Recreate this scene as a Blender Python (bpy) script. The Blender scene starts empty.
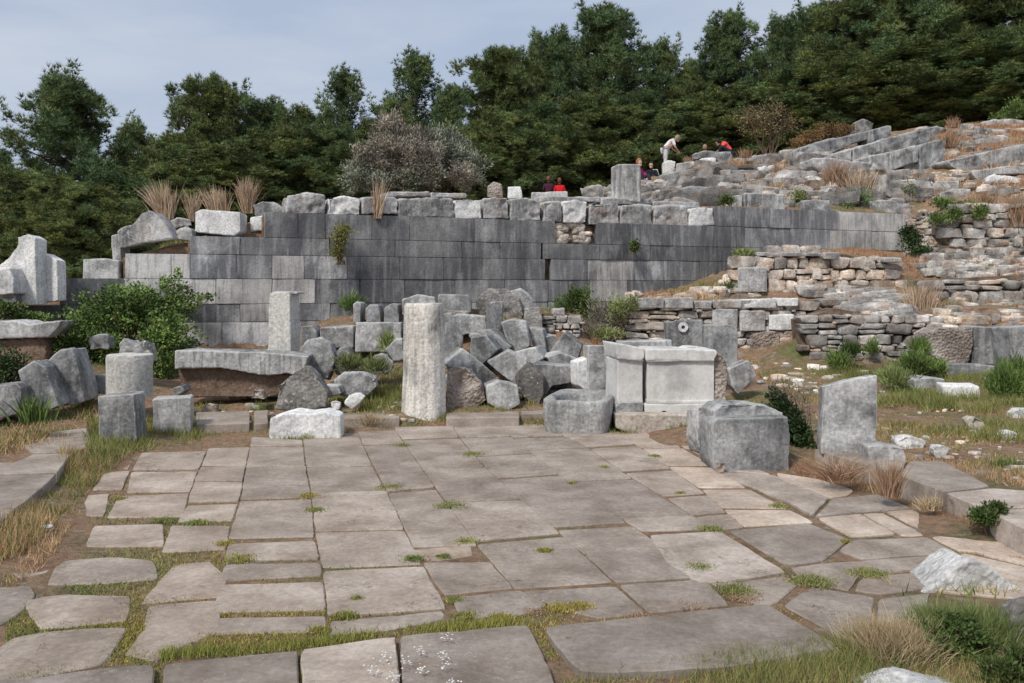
import bpy, bmesh, math, random
import numpy as np
from mathutils import Vector, Matrix, noise
R = math.radians
random.seed(7); rng = np.random.default_rng(7)
scene = bpy.context.scene
col = scene.collection

# ---------------------------------------------------------------- camera, sky, sun, exposure
F, HY, CX, EYE = 900.0, 288.0, 512.0, 1.6
cam_d = bpy.data.cameras.new('camera'); cam = bpy.data.objects.new('camera', cam_d); col.objects.link(cam)
cam.location = (0, 0, EYE); cam.rotation_euler = (R(90), 0, 0)
cam_d.sensor_width = 36; cam_d.lens = F / 1024 * 36; cam_d.shift_y = -(341.5 - HY) / 1024
cam_d.clip_end = 3000; cam_d.clip_start = .05
scene.camera = cam
SUN_EL, SUN_AZ = R(48), R(215)          # azimuth measured clockwise from +Y: behind and left of the camera
world = bpy.data.worlds.new('World'); scene.world = world; world.use_nodes = True
wn = world.node_tree.nodes; wl = world.node_tree.links
for n in list(wn): wn.remove(n)
sky = wn.new('ShaderNodeTexSky'); sky.sky_type = 'NISHITA'; sky.sun_disc = False
sky.sun_elevation = SUN_EL; sky.sun_rotation = SUN_AZ; sky.air_density = 1.0; sky.dust_density = 2.5; sky.ozone_density = 1.5
tc = wn.new('ShaderNodeTexCoord'); mp = wn.new('ShaderNodeMapping'); mp.inputs['Scale'].default_value = (1.2, 1.2, 5)
nz = wn.new('ShaderNodeTexNoise'); nz.inputs['Scale'].default_value = 2.2; nz.inputs['Detail'].default_value = 5; nz.inputs['Roughness'].default_value = .55
rp = wn.new('ShaderNodeValToRGB'); rp.color_ramp.elements[0].position = .36; rp.color_ramp.elements[1].position = .66
rp.color_ramp.elements[0].color = (4.7, 5.6, 7.2, 1); rp.color_ramp.elements[1].color = (6.3, 6.9, 8.0, 1)
mx = wn.new('ShaderNodeMix'); mx.data_type = 'RGBA'; mx.inputs[0].default_value = .88
bg = wn.new('ShaderNodeBackground'); bg.inputs['Strength'].default_value = .097
wo = wn.new('ShaderNodeOutputWorld')
wl.new(tc.outputs['Generated'], mp.inputs['Vector']); wl.new(mp.outputs[0], nz.inputs['Vector']); wl.new(nz.outputs['Fac'], rp.inputs[0])
wl.new(sky.outputs[0], mx.inputs[6]); wl.new(rp.outputs[0], mx.inputs[7]); wl.new(mx.outputs[2], bg.inputs[0]); wl.new(bg.outputs[0], wo.inputs[0])
sd = bpy.data.lights.new('sun', 'SUN'); sd.energy = 3.1; sd.angle = R(9); sd.color = (1, .95, .88)
sun = bpy.data.objects.new('sun', sd); col.objects.link(sun)
dv = Vector((math.sin(SUN_AZ) * math.cos(SUN_EL), math.cos(SUN_AZ) * math.cos(SUN_EL), math.sin(SUN_EL)))
sun.rotation_euler = dv.to_track_quat('Z', 'Y').to_euler(); sun.location = dv * 50
scene.view_settings.view_transform = 'Standard'; scene.view_settings.look = 'None'
scene.view_settings.exposure = 0.0; scene.view_settings.gamma = 1.0

# ---------------------------------------------------------------- helpers
def P(px, py, Y): return Vector(((px - CX) / F * Y, Y, EYE + (HY - py) / F * Y))
def Gp(px, py, z=0.0):
    Y = (EYE - z) * F / (py - HY); return P(px, py, Y)
def tag(o, label=None, cat=None, group=None, kind=None):
    if label: o['label'] = label
    if cat: o['category'] = cat
    if group: o['group'] = group
    if kind: o['kind'] = kind
    return o
def empty(name, loc, rz=0, label=None, cat=None, group=None):
    o = bpy.data.objects.new(name, None); col.objects.link(o); o.location = loc; o.rotation_euler.z = rz
    o.empty_display_size = .1
    return tag(o, label, cat, group)
def np_mesh(name, verts, faces, mat, cols=None, parent=None, loc=(0, 0, 0), smooth=False, rz=0):
    verts = np.asarray(verts, dtype=np.float32); faces = np.asarray(faces, dtype=np.int32)
    me = bpy.data.meshes.new(name); k = faces.shape[1]; n = len(faces)
    me.vertices.add(len(verts)); me.vertices.foreach_set('co', verts.ravel())
    me.loops.add(n * k); me.loops.foreach_set('vertex_index', faces.ravel())
    me.polygons.add(n); me.polygons.foreach_set('loop_start', np.arange(0, n * k, k, dtype=np.int32))
    me.polygons.foreach_set('loop_total', np.full(n, k, dtype=np.int32))
    if smooth: me.polygons.foreach_set('use_smooth', np.ones(n, dtype=bool))
    me.update(calc_edges=True)
    if cols is not None:
        a = me.color_attributes.new('Col', 'FLOAT_COLOR', 'POINT')
        c = np.ones((len(verts), 4), dtype=np.float32); c[:, :3] = cols; a.data.foreach_set('color', c.ravel())
    me.materials.append(mat)
    o = bpy.data.objects.new(name, me); col.objects.link(o); o.location = loc; o.rotation_euler.z = rz
    if parent: o.parent = parent
    return o
class NT:
    def __init__(s, name):
        s.m = bpy.data.materials.new(name); s.m.use_nodes = True; s.t = s.m.node_tree; s.t.nodes.clear()
        s.out = s.n('ShaderNodeOutputMaterial'); s.b = s.n('ShaderNodeBsdfPrincipled'); s.l(s.b.outputs[0], s.out.inputs[0])
        s.b.inputs['Roughness'].default_value = .9; s.b.inputs['Specular IOR Level'].default_value = .2
    def n(s, t, **k):
        x = s.t.nodes.new(t)
        for a, v in k.items(): setattr(x, a, v)
        return x
    def l(s, a, b): s.t.links.new(a, b)
    def noise(s, vec, scale, detail=4, rough=.6, dist=0):
        x = s.n('ShaderNodeTexNoise'); x.inputs['Scale'].default_value = scale; x.inputs['Detail'].default_value = detail
        x.inputs['Roughness'].default_value = rough; x.inputs['Distortion'].default_value = dist
        if vec is not None: s.l(vec, x.inputs['Vector'])
        return x.outputs['Fac']
    def ramp(s, f, stops):
        x = s.n('ShaderNodeValToRGB'); e = x.color_ramp.elements
        while len(e) < len(stops): e.new(.5)
        for i, (p, c) in enumerate(stops):
            e[i].position = p; e[i].color = (*c, 1) if isinstance(c, tuple) else (c, c, c, 1)
        s.l(f, x.inputs[0]); return x.outputs[0]
    def mix(s, f, a, b, mode='MIX'):
        x = s.n('ShaderNodeMix', data_type='RGBA', blend_type=mode)
        for i, v in ((0, f), (6, a), (7, b)):
            if isinstance(v, (int, float)): x.inputs[i].default_value = v if i == 0 else (v, v, v, 1)
            elif isinstance(v, tuple): x.inputs[i].default_value = (*v, 1)
            else: s.l(v, x.inputs[i])
        return x.outputs[2]
    def bump(s, h, strength, dist):
        x = s.n('ShaderNodeBump'); x.inputs['Strength'].default_value = strength; x.inputs['Distance'].default_value = dist
        s.l(h, x.inputs['Height']); s.l(x.outputs[0], s.b.inputs['Normal'])
    def coords(s, scale=(1, 1, 1), rnd=True, world=False):
        t = s.n('ShaderNodeTexCoord'); v = s.n('ShaderNodeVectorMath', operation='ADD')
        g = s.n('ShaderNodeNewGeometry') if world else None
        s.l(g.outputs['Position'] if world else t.outputs['Object'], v.inputs[0])
        if rnd:
            oi = s.n('ShaderNodeObjectInfo'); mm = s.n('ShaderNodeMath', operation='MULTIPLY'); mm.inputs[1].default_value = 37.0
            s.l(oi.outputs['Random'], mm.inputs[0]); s.l(mm.outputs[0], v.inputs[1])
        return v.outputs[0]
    def scaled(s, v, sc):
        x = s.n('ShaderNodeMapping'); x.inputs['Scale'].default_value = sc; s.l(v, x.inputs['Vector']); return x.outputs[0]

def stone_mat(name, dark, mid, light, streak=0.0, lichen=0.0, bump=.5, bdist=.02, attr=False, warm=0.0, big=1.6, pos=(.36, .5, .66), rnd=True, tool=0, pit=0.0, patch=0.0, edge=.0, fine=(.55, 1.38), speck=0, stain=0.0):
    s = NT(name); v = s.coords(rnd=rnd)
    n1 = s.noise(v, big, 6, .62, .3); c = s.ramp(n1, [(pos[0], dark), (pos[1], mid), (pos[2], light)])
    if patch:
        pv = s.noise(s.scaled(v, (1.0, 1.0, .55)), 1.5, 7, .68, .4); c = s.mix(s.ramp(pv, [(.52, 0.0), (.66, patch)]), c, light)
        pv = s.noise(s.scaled(v, (3.0, 3.0, .8)), 1.5, 7, .7); c = s.mix(s.ramp(pv, [(.54, 0.0), (.68, patch * .7)]), c, dark)
    if stain:
        pv = s.noise(s.scaled(v, (.5, .5, .25)), 1.3, 8, .72, .5); c = s.mix(s.ramp(pv, [(.50, 0.0), (.57, stain)]), c, (dark[0] * .75, dark[1] * .75, dark[2] * .78))
    if streak:
        sv = s.scaled(v, (5.5, 5.5, .55)); n2 = s.noise(sv, 1.7, 5, .6)
        k1 = s.ramp(n2, [(.50, 0.0), (.62, streak)]); c = s.mix(k1, c, light)
        sv2 = s.scaled(v, (8, 8, .7)); n3 = s.noise(sv2, 2.3, 4, .6)
        k2 = s.ramp(n3, [(.52, 0.0), (.63, streak * .9)]); c = s.mix(k2, c, dark)
    if warm:
        n4 = s.noise(v, 3.1, 4, .6); k = s.ramp(n4, [(.5, 0.0), (.68, warm)]); c = s.mix(k, c, (.40, .275, .20))
    n5 = s.noise(v, 30, 5, .7); f = s.ramp(n5, [(.28, fine[0]), (.72, fine[1])]); c = s.mix(1.0, c, f, 'MULTIPLY')
    if speck:      # pits, small pale lichen rings, hairline cracks and brown dirt
        k = s.ramp(s.noise(v, 75, 3, .6), [(.60, 0.0), (.68, .5)]); c = s.mix(k, c, dark)
        gate = s.ramp(s.noise(v, 1.7, 3, .6), [(.5, 0.0), (.6, 1.0)]); k = s.ramp(s.noise(v, 38, 4, .7, .8), [(.60, 0.0), (.64, .7)]); c = s.mix(s.mix(1.0, k, gate, 'MULTIPLY'), c, (.50, .49, .45))
        vo = s.n('ShaderNodeTexVoronoi', feature='DISTANCE_TO_EDGE'); vo.inputs['Scale'].default_value = .9; dn = s.n('ShaderNodeVectorMath', operation='ADD'); s.l(v, dn.inputs[0])
        nn = s.n('ShaderNodeTexNoise'); nn.inputs['Scale'].default_value = 4; nn.inputs['Detail'].default_value = 5; s.l(v, nn.inputs['Vector']); s.l(nn.outputs['Color'], dn.inputs[1]); s.l(dn.outputs[0], vo.inputs['Vector'])
        k = s.ramp(vo.outputs['Distance'], [(.0, .75), (.006, 0.0)]); gate2 = s.ramp(s.noise(v, .8, 2), [(.52, 0.0), (.56, 1.0)]); c = s.mix(s.mix(1.0, k, gate2, 'MULTIPLY'), c, (.07, .05, .035))
        k = s.ramp(s.noise(v, 3.3, 6, .7), [(.56, 0.0), (.66, .45)]); c = s.mix(k, c, (.22, .155, .105))
    if lichen:
        n6 = s.noise(v, 17, 3, .55, .6); k = s.ramp(n6, [(.60, 0.0), (.66, lichen)]); c = s.mix(k, c, (.62, .61, .56))
    if edge:
        ge = s.n('ShaderNodeNewGeometry'); k = s.ramp(ge.outputs['Pointiness'], [(.515, 0.0), (.56, edge)]); c = s.mix(k, c, light)
    if attr:
        a = s.n('ShaderNodeAttribute', attribute_name='Col'); c = s.mix(1.0, c, a.outputs['Color'], 'MULTIPLY')
    s.l(c, s.b.inputs['Base Color'])
    h = s.noise(v, 11, 9, .68, .2)
    if tool:
        w = s.n('ShaderNodeTexNoise'); w.inputs['Scale'].default_value = 1; sv3 = s.scaled(v, (22, 22, 70)); s.l(sv3, w.inputs['Vector'])
        h = s.mix(.35, h, w.outputs['Fac'])
    if pit:
        vo = s.n('ShaderNodeTexVoronoi'); vo.inputs['Scale'].default_value = 26; s.l(v, vo.inputs['Vector'])
        h = s.mix(pit, h, vo.outputs['Distance'])
    s.bump(h, bump, bdist); return s.m
M = {}
M['ashlar'] = stone_mat('grey_marble_ashlar', (.088, .09, .094), (.135, .137, .141), (.36, .36, .352), streak=.28, bump=.7, attr=True, pos=(.34, .53, .74), rnd=False, big=.55, patch=.62, fine=(.72, 1.28), stain=.75)
M['ashlar_pale'] = stone_mat('pale_marble_ashlar', (.15, .152, .155), (.40, .40, .39), (.66, .655, .635), streak=.5, bump=.6, attr=True, pos=(.30, .46, .60), rnd=False, big=.9, patch=.4, fine=(.78, 1.2))
M['grey'] = stone_mat('weathered_grey_marble', (.155, .154, .152), (.31, .308, .30), (.54, .535, .52), streak=.35, bump=.85, lichen=.3, edge=.7, pos=(.38, .5, .62), big=2.2)
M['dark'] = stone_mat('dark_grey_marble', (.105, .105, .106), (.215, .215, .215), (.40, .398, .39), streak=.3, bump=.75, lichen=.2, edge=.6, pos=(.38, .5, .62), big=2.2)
M['streak'] = stone_mat('streaked_grey_marble', (.13, .13, .13), (.31, .308, .30), (.54, .53, .505), streak=.7, bump=.7, edge=.6)
M['white'] = stone_mat('pale_marble', (.40, .40, .39), (.68, .675, .655), (.80, .79, .765), streak=.3, bump=.6, lichen=.2)
M['panel'] = stone_mat('polished_pale_marble', (.40, .39, .375), (.60, .585, .555), (.71, .695, .66), streak=.2, bump=.25, bdist=.01, fine=(.85, 1.12))
M['whiterock'] = stone_mat('pale_broken_limestone', (.40, .395, .38), (.56, .55, .53), (.68, .67, .65), bump=1.0, bdist=.03, pit=.3, big=3)
M['beige'] = stone_mat('beige_limestone', (.27, .225, .18), (.42, .36, .30), (.54, .49, .43), bump=.7)
M['column'] = stone_mat('weathered_column_marble', (.27, .26, .24), (.70, .66, .59), (.80, .76, .69), streak=.55, bump=.9, bdist=.025, big=1.2)
M['pillar'] = stone_mat('tooled_pillar_marble', (.38, .37, .34), (.55, .53, .49), (.64, .62, .57), streak=.2, bump=.5, tool=1)
M['brown'] = stone_mat('brown_conglomerate', (.20, .165, .14), (.35, .295, .255), (.50, .455, .41), bump=1, bdist=.05, pit=.5, warm=.2)
M['earthy'] = stone_mat('broken_brown_core', (.13, .088, .063), (.21, .145, .105), (.29, .215, .165), bump=1, bdist=.05)
M['porous'] = stone_mat('porous_grey_stone', (.10, .095, .088), (.21, .195, .18), (.36, .34, .32), bump=.8, bdist=.03, pit=.35, lichen=.5)
M['lichen'] = stone_mat('lichen_spotted_marble', (.09, .092, .095), (.20, .20, .20), (.40, .40, .39), bump=.8, lichen=.95)
M['rubble'] = stone_mat('mixed_rubble_stone', (.16, .152, .145), (.34, .322, .30), (.58, .55, .51), bump=.9, bdist=.03, attr=True, warm=.5, rnd=False, big=3)
M['hill'] = stone_mat('hill_limestone', (.13, .13, .132), (.30, .295, .29), (.52, .51, .495), streak=.35, bump=.9, bdist=.03, lichen=.5, warm=.45, edge=.6, pos=(.38, .5, .61), big=1.4)
M['flag'] = stone_mat('floor_slab_stone', (.225, .182, .148), (.325, .270, .225), (.43, .372, .318), bump=.55, bdist=.012, attr=True, rnd=False, big=2.4, lichen=.0, pos=(.33, .5, .68), fine=(.76, 1.24), patch=.2, speck=1)
M['mortar'] = stone_mat('earth_mortar', (.10, .065, .045), (.17, .12, .085), (.28, .22, .17), bump=1, bdist=.04, rnd=False, big=4)

def plain(name, c, rough=.8, var=.25, sc=6):
    s = NT(name); v = s.coords(); n = s.noise(v, sc, 3)
    f = s.ramp(n, [(.3, 1 - var), (.7, 1 + var)]); s.l(s.mix(1.0, c, f, 'MULTIPLY'), s.b.inputs['Base Color']); s.b.inputs['Roughness'].default_value = rough
    return s.m
def leaf_mat(name, c1, c2, sc=1.0, rough=.65):
    s = NT(name); v = s.coords(); n = s.noise(v, sc, 4, .7); c = s.ramp(n, [(.32, c1), (.68, c2)])
    a = s.n('ShaderNodeAttribute', attribute_name='Col'); c = s.mix(1.0, c, a.outputs['Color'], 'MULTIPLY')
    s.l(c, s.b.inputs['Base Color']); s.b.inputs['Roughness'].default_value = rough; return s.m
M['pine'] = leaf_mat('pine_needles', (.066, .104, .044), (.140, .190, .074), .35)
M['pine_olive'] = leaf_mat('olive_pine_needles', (.084, .115, .042), (.168, .200, .068), .35)
M['bark'] = plain('pine_bark', (.09, .065, .05))
M['bush'] = leaf_mat('bramble_leaves', (.07, .12, .03), (.16, .225, .06), 3)
M['darkbush'] = leaf_mat('dark_bush_leaves', (.03, .055, .02), (.07, .11, .035), 3)
M['yellowbush'] = leaf_mat('yellow_green_leaves', (.10, .12, .03), (.20, .18, .05), 3)
M['greytwig'] = leaf_mat('grey_pink_twigs', (.18, .16, .125), (.32, .285, .23), .8)
M['greyolive'] = leaf_mat('grey_olive_leaves', (.14, .16, .115), (.28, .30, .23), .8)
M['rusttwig'] = leaf_mat('rust_twigs', (.16, .09, .04), (.27, .17, .075), 2)
M['stem'] = plain('stem_wood', (.12, .085, .06))
M['grass'] = leaf_mat('green_grass_blades', (.13, .175, .055), (.23, .26, .10), 1.4)
M['straw'] = leaf_mat('dry_straw', (.34, .25, .145), (.50, .40, .25), 2)
M['rust'] = leaf_mat('rusty_dry_grass', (.27, .155, .095), (.42, .29, .19), 2)
M['reed'] = leaf_mat('dry_reed', (.40, .28, .19), (.58, .45, .32), 2)
M['tan'] = leaf_mat('tan_leaves', (.14, .11, .06), (.26, .20, .11), 1)
M['flower'] = plain('white_flower', (.7, .7, .66), var=.1)

# ---------------------------------------------------------------- terrain
def Yw(px): return 18.0 / (1 - .42 * (px - CX) / F)
def Z(py, Y): return EYE + (HY - py) / F * Y
def colm(px, *e):
    w = Yw(px); r = []
    for a, z in e:
        Y = w + float(a[1:]) if isinstance(a, str) else a
        r.append((Y, z))
    return px, r
COLS = [
 colm(-700, (0, 0), (7, .05), (9, .1), (11, .3), ('w-1.5', .8), ('w0', 1.0), ('w.8', 1.2), (22, .9), (40, 0), (120, 0)),
 colm(0, (0, 0), (4.9, 0), (5.4, .06), (9.5, .1), (10.8, .22), (12.5, .45), ('w-1', .9), ('w-.3', 1.0), ('w.6', 1.3), (20, 1.0), (40, 0), (120, 0)),
 colm(100, (0, 0), (7.6, -.004), (8.2, .08), (9.5, .1), (10.8, .2), (12.5, .4), ('w-1', .8), ('w0', .9), ('w.5', 1.7), (20, 1.5), (40, .5), (120, .5)),
 colm(135, (0, 0), (8.6, -.004), (9, .06), (11, .15), (12.5, .3), ('w-1', .6), ('w0', .6), ('w.5', 2.15), (20, 2.2), (40, 1.5), (120, 1.5)),
 colm(195, (0, 0), (9.3, -.004), (9.7, .02), (12, .12), ('w-1.5', .35), ('w0', .5), ('w.5', 2.5), (20, 2.6), (40, 2.5), (120, 2.5)),
 colm(265, (0, 0), (9.6, -.004), (10, .04), (12, .12), ('w-1.5', .4), ('w0', .5), ('w.5', 2.9), (20, 3.0), (40, 3.5), (120, 4)),
 colm(330, (0, 0), (9.9, -.004), (10.2, .06), (12.4, .2), (13.2, .4), (13.7, .95), ('w0', .95), ('w.5', 2.95), (20, 3.1), (40, 4), (120, 5)),
 colm(400, (0, 0), (10.3, -.004), (10.5, .1), (12.2, .25), (13.3, .4), (13.8, 1.25), ('w0', 1.1), ('w.5', 2.95), (20, 3.1), (40, 4.2), (120, 5)),
 colm(512, (0, 0), (10.5, -.004), (10.8, .1), (11.6, .25), (12.8, .75), (13.5, .9), (14.2, 1.25), ('w0', 1.1), ('w.5', 2.95), (22, 3.2), (38, 4.5), (120, 6)),
 colm(575, (0, 0), (10.6, -.004), (11, .1), (13.2, .45), (14.2, 1.0), ('w0', 1.1), ('w.5', 2.95), (22, 3.3), (38, 4.6), (120, 6)),
 colm(620, (0, 0), (10.6, -.004), (11, .08), (14, .45), ('w0', .95), ('w.5', 3.0), (22, 3.4), (27, 4.5), (36, 5.4), (120, 7)),
 colm(645, (0, 0), (10.3, -.004), (11, .08), (14.75, .5), (15.25, 1.35), ('w0', 1.45), ('w.5', 3.05), (22, 3.5), (28, 4.95), (36, 5.7), (50, 6), (120, 8)),
 colm(690, (0, 0), (9, -.004), (9.6, .08), (11.6, .12), (14.8, .45), (15.3, 1.4), ('w0', 1.6), ('w.5', 3.1), (22, Z(197, 22)), (28, Z(176, 28)), (35, Z(162, 35)), (45, 6.6), (120, 9)),
 colm(760, (0, 0), (8.1, -.004), (8.5, .08), (11.6, .15), (14.85, .5), (15.3, 1.40), (17.0, 1.36), (17.5, 2.25), ('w0', 2.3), ('w.5', 3.3), (23, Z(192, 23)), (29, Z(174, 29)), (36, Z(159, 36)), (45, 7.0), (120, 11)),
 colm(850, (0, 0), (7.8, -.004), (8.1, .1), (12, .25), (13.85, .45), (14.4, 1.2), (15.8, 1.38), (17.1, 1.36), (17.7, 2.25), ('w0', 2.5), ('w.5', 3.4), (24, Z(190, 24)), (30, Z(160, 30)), (35, Z(139, 35)), (45, 8.2), (120, 12)),
 colm(905, (0, 0), (7.0, -.004), (7.3, .1), (12, .28), (13.8, .4), (14.4, 1.1), (15.5, 1.35), (17.3, 1.5), (17.9, 2.1), (19.5, 2.2), ('w0', 2.4), ('w.5', 3.45), (24, Z(192, 24)), (30, Z(160, 30)), (36, Z(129, 36)), (45, 8.6), (120, 13)),
 colm(1024, (0, 0), (5.6, -.004), (5.9, .1), (12, .3), (12.9, .42), (13.5, 1.0), (15.6, Z(304, 15.6)), (16.2, 1.75), (18.7, 2.1), (19.3, Z(222, 19.3)), (23, Z(186, 23)), (30, Z(150, 30)), (36, Z(121, 36)), (46, 9.6), (120, 14)),
 colm(1700, (0, 0), (3.6, -.004), (4.2, .15), (9, .4), (10, .8), (13, 1.6), (18, 3.5), (24, 5.5), (36, 9), (46, 10.5), (120, 15)),
]
_px = np.array([c[0] for c in COLS], float)
def Hgt(x, y):
    x = np.atleast_1d(np.asarray(x, float)); y = np.atleast_1d(np.asarray(y, float)); x, y = np.broadcast_arrays(x, y)
    yy = np.maximum(y, 1.5); px = np.clip(CX + F * x / yy, _px[0] + 1e-3, _px[-1] - 1e-3)
    pw = np.clip(px, 0, 905); w = Yw(pw); k = np.clip((y / w - .88) / .1, 0, 1)      # follow the slanting line of the big wall
    zs = np.stack([np.interp(y + (Yw(min(max(c[0], 0), 905)) - w) * k, [a for a, b in c[1]], [b for a, b in c[1]]) for c in COLS])
    i = np.clip(np.searchsorted(_px, px) - 1, 0, len(_px) - 2); t = (px - _px[i]) / (_px[i + 1] - _px[i])
    sh = zs.shape[1:]; flat = zs.reshape(len(COLS), -1); k = np.arange(flat.shape[1])
    a = flat[i.ravel(), k]; b = flat[i.ravel() + 1, k]; z = (a + (b - a) * t.ravel()).reshape(sh)
    return z
def H1(x, y): return float(Hgt(x, y)[0])
_Ys = np.arange(3, 110, .04)
def hit(px, py, y0=0):
    x = (px - CX) / F * _Ys; z = EYE + (HY - py) / F * _Ys; h = Hgt(x, _Ys); k = np.where((z < h) & (_Ys > y0))[0]
    return float(_Ys[k[0]]) if len(k) else 40.0
def axis(parts):
    r = []
    for a, b, s in parts: r += list(np.arange(a, b, s))
    return np.array(r)
gx = axis([(-300, -60, 20), (-60, -20, 2.5), (-20, -9, .4), (-9, 12, .11), (12, 24, .25), (24, 60, 2), (60, 301, 20)])
gy = axis([(-60, 0, 5), (0, 3, .5), (3, 6, .12), (6, 24, .10), (24, 45, .3), (45, 125, 4)])
XX, YY = np.meshgrid(gx, gy); ZZ = Hgt(XX, YY)
shp = XX.shape; zf = ZZ.ravel().copy(); xf = XX.ravel(); yf = YY.ravel()
for i in range(len(zf)):
    x, y = xf[i], yf[i]
    if -20 < x < 30 and 3 < y < 50:
        a = .02 if y < 10 else .07 if y < 24 else .16
        if zf[i] > .03: zf[i] += a * (noise.fractal(Vector((x * 1.3, y * 1.3, 3)), .9, 2, 4))
        else: zf[i] += -.002 + .006 * noise.noise(Vector((x * 3, y * 3, 0)))
nx_, ny_ = len(gx), len(gy); idx = np.arange(nx_ * ny_).reshape(ny_, nx_)
fc = np.stack([idx[:-1, :-1], idx[:-1, 1:], idx[1:, 1:], idx[1:, :-1]], -1).reshape(-1, 4)
s = NT('earth_and_short_turf'); v = s.coords(world=True, rnd=False)
n = s.noise(v, 1.1, 7, .65); c = s.ramp(n, [(.34, (.21, .12, .075)), (.47, (.31, .20, .13)), (.58, (.20, .155, .085)), (.68, (.14, .16, .055))])
n2 = s.noise(v, 14, 6, .7); c = s.mix(1.0, c, s.ramp(n2, [(.25, .5), (.75, 1.45)]), 'MULTIPLY')
n3 = s.noise(v, 5, 5, .7); c = s.mix(s.ramp(n3, [(.58, 0.0), (.66, .75)]), c, (.36, .32, .28))
s.l(c, s.b.inputs['Base Color']); s.bump(s.noise(v, 18, 8, .7), 1.0, .05)
M['soil'] = s.m
ground = np_mesh('ground', np.stack([xf, yf, zf], 1), fc, M['soil'], smooth=True); tag(ground, kind='structure')
# far wooded hill behind the pines
hx = np.arange(-700, 701, 20.0); hy = np.arange(118, 900, 20.0); HX, HYY = np.meshgrid(hx, hy)
def hz(x, y):
    return 2 + np.clip((y - 120) / 300, 0, 1) ** 1.2 * (40 + 12 * np.sin(x / 130 + 1.1) + 8 * np.sin(x / 41)) + np.clip((x - 20) / 400, -.2, 1) * 60 * np.clip((y - 120) / 200, 0, 1) + np.where(x > -100, np.clip(x / 30, 0, 10), 0)
hzv = hz(HX, HYY); idx = np.arange(HX.size).reshape(HX.shape)
fc = np.stack([idx[:-1, :-1], idx[:-1, 1:], idx[1:, 1:], idx[1:, :-1]], -1).reshape(-1, 4)
s = NT('far_forest'); v = s.coords(world=True, rnd=False); n = s.noise(v, .12, 8, .7)
s.l(s.ramp(n, [(.35, (.035, .055, .045)), (.65, (.09, .12, .085))]), s.b.inputs['Base Color']); s.bump(s.noise(v, .2, 5), 1, 4)
tag(np_mesh('hills', np.stack([HX.ravel(), HYY.ravel(), hzv.ravel()], 1), fc, s.m, smooth=True), kind='structure')
# ---------------------------------------------------------------- stone builders
BATCH = []; BASES = []
def disp(me, amp, seed, big=1.0, chip=0.0, top=None):
    n = len(me.vertices); co = np.empty(n * 3, np.float32); me.vertices.foreach_get('co', co); co = co.reshape(-1, 3)
    nr = np.empty(n * 3, np.float32); me.vertices.foreach_get('normal', nr); nr = nr.reshape(-1, 3)
    off = Vector((seed * 3.17, seed * 1.31, seed * 7.7)); d = np.empty(n, np.float32)
    fr, no = noise.fractal, noise.noise
    for i in range(n):
        p = Vector(co[i]) + off
        a = no(p * (2.2 * big)) * 1.0 + fr(p * (6 * big), .8, 2.1, 4) * .45
        if chip:
            b = no(p * 3.7) + .5 * no(p * 9)
            if b > .25: a -= chip * (b - .25) * 3
        d[i] = a * amp
    co = co + nr * d[:, None]; me.vertices.foreach_set('co', co.ravel()); me.update()
def prism(verts2, depth, taper=.95, zs=None):
    """front outline in the local xz plane, extruded along +y"""
    bm = bmesh.new(); cx = sum(p[0] for p in verts2) / len(verts2); cz = sum(p[1] for p in verts2) / len(verts2)
    f = [bm.verts.new((x, 0, z)) for x, z in verts2]
    b = [bm.verts.new((cx + (x - cx) * taper, depth, cz + (z - cz) * taper if z > cz else z)) for x, z in verts2]
    n = len(f)
    bm.faces.new(f); bm.faces.new(list(reversed(b)))
    for i in range(n): bm.faces.new((f[(i + 1) % n], f[i], b[i], b[(i + 1) % n]))
    bmesh.ops.recalc_face_normals(bm, faces=bm.faces[:]); return bm
SEED = [1]
def queue(o, vox, wear, amp, big, chip):
    m = o.modifiers.new('r', 'REMESH'); m.mode = 'VOXEL'; m.voxel_size = vox
    if wear:
        m = o.modifiers.new('s', 'SMOOTH'); m.iterations = wear; m.factor = .5
    SEED[0] += 1; BATCH.append((o, amp, SEED[0], big, chip))
def block(name, label, poly, mat='grey', Y=None, depth=.4, yaw=0, wear=2, amp=.012, big=1.0, chip=.5, cat='stone block', group=None, parent=None, taper=.95, sink=.05, lean=0, y0=0, vr=1.25, kind=None):
    cx = (min(p[0] for p in poly) + max(p[0] for p in poly)) / 2; by = max(p[1] for p in poly)
    if Y is None: Y = hit(min(max(cx, 2), 1022), by, y0)
    yaw = R(yaw); c, sn = math.cos(yaw), math.sin(yaw); xc = (cx - CX) / F * Y
    pts = []; zb = Z(by, Y)
    for px, py in poly:
        k = (px - CX) / F; t = (Y * c - xc * sn) / (c - k * sn)
        x, y = k * t, t; z = EYE + (HY - py) / F * t
        sv = (x - xc) * c + (y - Y) * sn
        pts.append((sv, z - zb))
    zr = max(p[1] for p in pts); BASES.append((xc, Y, max(p[0] for p in pts) - min(p[0] for p in pts), yaw, zb, depth))
    if sink: pts = [(a, z - sink if z < .12 * zr else z) for a, z in pts]
    bm = prism(pts, depth, taper)
    if lean:
        for v in bm.verts: v.co.y += v.co.z * math.tan(R(lean))
    me = bpy.data.meshes.new(name); bm.to_mesh(me); bm.free()
    me.materials.append(M[mat] if isinstance(mat, str) else mat)
    o = bpy.data.objects.new(name, me); col.objects.link(o); o.location = (xc, Y, zb); o.rotation_euler.z = yaw
    w = max(p[0] for p in pts) - min(p[0] for p in pts)
    vox = max(.011, vr * Y / F, max(w, zr, depth) / 90)
    queue(o, vox, wear, amp, big, chip)
    if parent:
        o.parent = parent; o.location = Vector(o.location) - parent.location
        if parent.rotation_euler.z:
            m = Matrix.Rotation(-parent.rotation_euler.z, 3, 'Z'); o.location = m @ o.location; o.rotation_euler.z -= parent.rotation_euler.z
    else: tag(o, label, cat, group, kind)
    return o
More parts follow.
